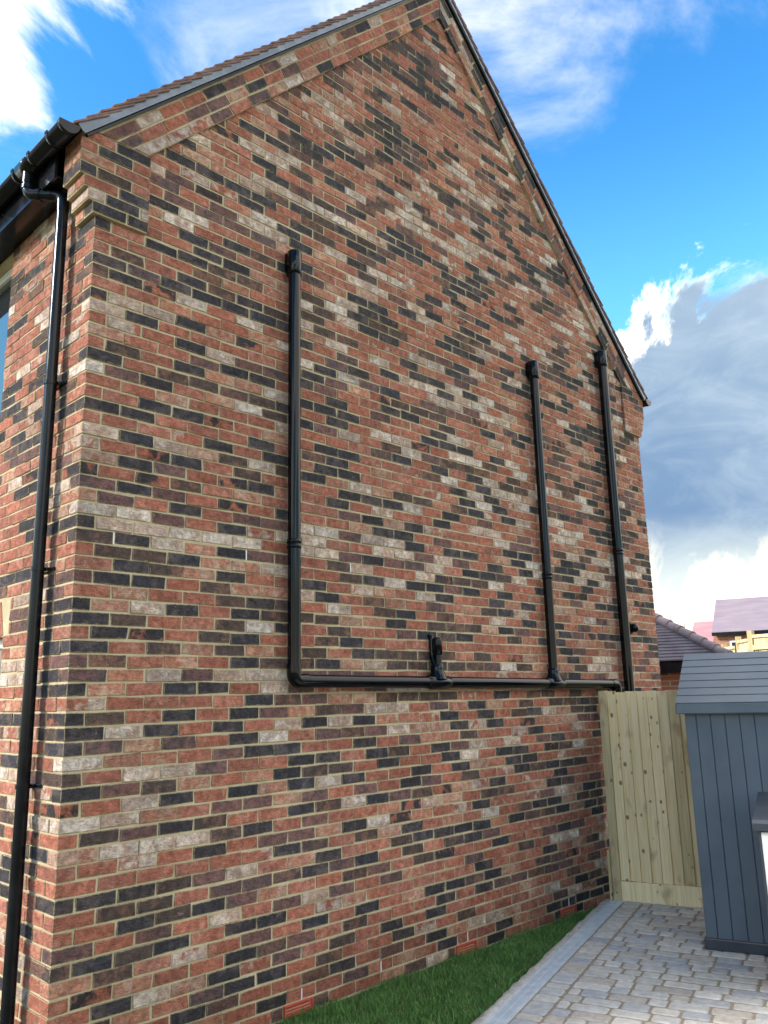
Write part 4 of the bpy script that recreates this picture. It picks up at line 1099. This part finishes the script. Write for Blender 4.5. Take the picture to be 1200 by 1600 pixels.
def far_house(name, label, p_ridge_l, p_ridge_r, p_eave_l, D, back, wallc, roofmat, wins, wallh_px=None):
    """a two-storey house whose roof slope faces the camera; the points are directions in the photograph, D the distance of its eaves"""
    def at(u, v, d):
        r = np.array(pxdir(u, v)); r = r/np.hypot(r[0], r[1]); return Vector(np.array(CAMLOC)+r*d)
    el = at(*p_eave_l, D); e_u, e_v = (el-GO).dot(GU), (el-GO).dot(GV); ze = el.z
    er = at(p_ridge_r[0], p_eave_l[1], D); width = (er-GO).dot(GV)-e_v
    zr = at(*p_ridge_l, D+back).z
    base = 0.8
    h = empty(name, G(e_u+back, e_v+width/2, base), label, 'house')
    q = [fix(gbox(MB(), (e_u+0.25, e_v+0.05, base), (e_u+2*back-0.25, e_v+width-0.05, ze-0.05)).build('wall', M_FARBRICK))]
    gm = MB().prism([(e_u+0.25, ze-0.05), (e_u+2*back-0.25, ze-0.05), (e_u+back, zr-0.15)], e_v+0.05, e_v+width-0.05, lambda x, z, d: MG @ Vector((x, d, z)))
    q.append(fix(gm.build('gable', M_FARBRICK)))
    rr = MB()
    rr.prism([(e_u, ze), (e_u+back, zr), (e_u+2*back, ze), (e_u+2*back, ze-0.12), (e_u+back, zr-0.14), (e_u, ze-0.12)], e_v, e_v+width, lambda x, z, d: MG @ Vector((x, d, z)))
    q.append(fix(rr.build('roof', roofmat)))
    q.append(fix(gbox(MB(), (e_u-0.10, e_v, ze-0.22), (e_u-0.002, e_v+width, ze-0.03)).build('gutter', M_BLACK2)))
    adopt(h, *q)
    for (a, b, z0, z1) in wins:
        wf = fix(gbox(MB(), (e_u+0.19, e_v+a, z0), (e_u+0.248, e_v+b, z1)).build('window', M_WHITE)); adopt(h, wf)
        pn = fix(gbox(MB(), (e_u+0.17, e_v+a+0.09, z0+0.09), (e_u+0.189, e_v+b-0.09, z1-0.09)).build('pane', M_GLASS)); pn.parent = wf
M_MAUVE = simple_mat('mauve_grey_roof', (0.20,0.165,0.195), (0.25,0.205,0.235), 0.7, 0.8, 0.3, 0, sc=(1,1,6))
M_PINK = simple_mat('pink_roof', (0.33,0.17,0.185), (0.39,0.215,0.225), 0.7, 0.8, 0.3, 0, sc=(1,1,6))
far_house('terraced_house', 'far brick house with a plain mauve-grey roof above the shed', (1107, 938), (1330, 931), (1112, 988), 52, 4.0, None, M_MAUVE, [(0.9, 2.1, 3.3, 4.5), (3.2, 4.4, 3.5, 4.7), (6, 7.2, 3.4, 4.6)])
far_house('terraced_house', 'far house with a plain pink roof behind the outbuilding', (1068, 973), (1112, 972), (1074, 1028), 60, 5.0, None, M_PINK, [])
# scaffold poles on the far plot
def scaffold():
    M_STEEL = simple_mat('scaffold_steel', (0.40,0.41,0.42), (0.5,0.5,0.5), 5, 0.5, 0.5, metal=0.5)
    def at(u, v, d):
        r = np.array(pxdir(u, v)); r = r/np.hypot(r[0], r[1]); return Vector(np.array(CAMLOC)+r*d)
    D = 56; s = empty('scaffolding', at(1058, 1060, D), 'thin grey scaffold poles standing far behind the outbuilding roof', 'scaffold'); q = []
    tops = ((1047, 960), (1053, 980), (1062, 978), (1068, 966))
    for u, v in tops:
        p = at(u, v, D); q.append(MB().tube([(p.x, p.y, 0.85), p], 0.045, 8).build('pole', M_STEEL))
    for v in (986, 994):
        q.append(MB().tube([at(1046, v, D-0.1), at(1070, v, D-0.1)], 0.04, 8).build('ledger', M_STEEL))
    adopt(s, *q)
scaffold()
# stepped fence panels behind the shed
def back_fence(label, u_px, D0, D1, ytop, yb):
    def at(u, v, d):
        r = np.array(pxdir(u, v)); r = r/np.hypot(r[0], r[1]); return Vector(np.array(CAMLOC)+r*d)
    a, b = at(u_px[0], ytop[0], D0), at(u_px[1], ytop[1], D1); zt = a.z; dv = Vector((b.x-a.x, b.y-a.y, 0)); Lg = dv.length; dv.normalize(); nv = Vector((-dv.y, dv.x, 0))
    if nv.dot(GU) > 0: nv = -nv
    base = 0.88; f = empty('fence_panel', (a.x, a.y, base), label, 'fence'); q = []
    Mf = Matrix(((dv.x, nv.x, 0, a.x), (dv.y, nv.y, 0, a.y), (0, 0, 1, 0), (0, 0, 0, 1)))
    n = max(3, int(Lg/0.14))
    for i in range(n): q.append(fix(MB().box((Lg*i/n+0.004, 0, base), (Lg*(i+1)/n-0.004, 0.014+0.006*(i % 2), zt-0.06), Mf).build('board', M_PINE)))
    q.append(fix(MB().box((0, -0.004, zt-0.06), (Lg, 0.05, zt), Mf).build('cap_rail', M_PINE)))
    q.append(fix(MB().box((0, 0.021, zt-0.30), (Lg, 0.06, zt-0.21), Mf).build('rail', M_PINE)))
    q.append(fix(MB().box((-0.11, -0.05, base), (-0.004, 0.05, zt+0.09), Mf).build('post', M_PINE_OLD)))
    adopt(f, *q)
back_fence('pine fence panel with cap rail behind the shed roof, the rightmost and tallest', (1177, 1330), 18.6, 17.6, (992, 985), 1030)
back_fence('short middle pine fence panel stepping down behind the shed roof', (1155, 1170), 19.6, 18.9, (1001, 1000), 1030)
back_fence('lowest and farthest pine fence panel behind the shed roof', (1133, 1148), 20.6, 19.9, (1012, 1010), 1030)
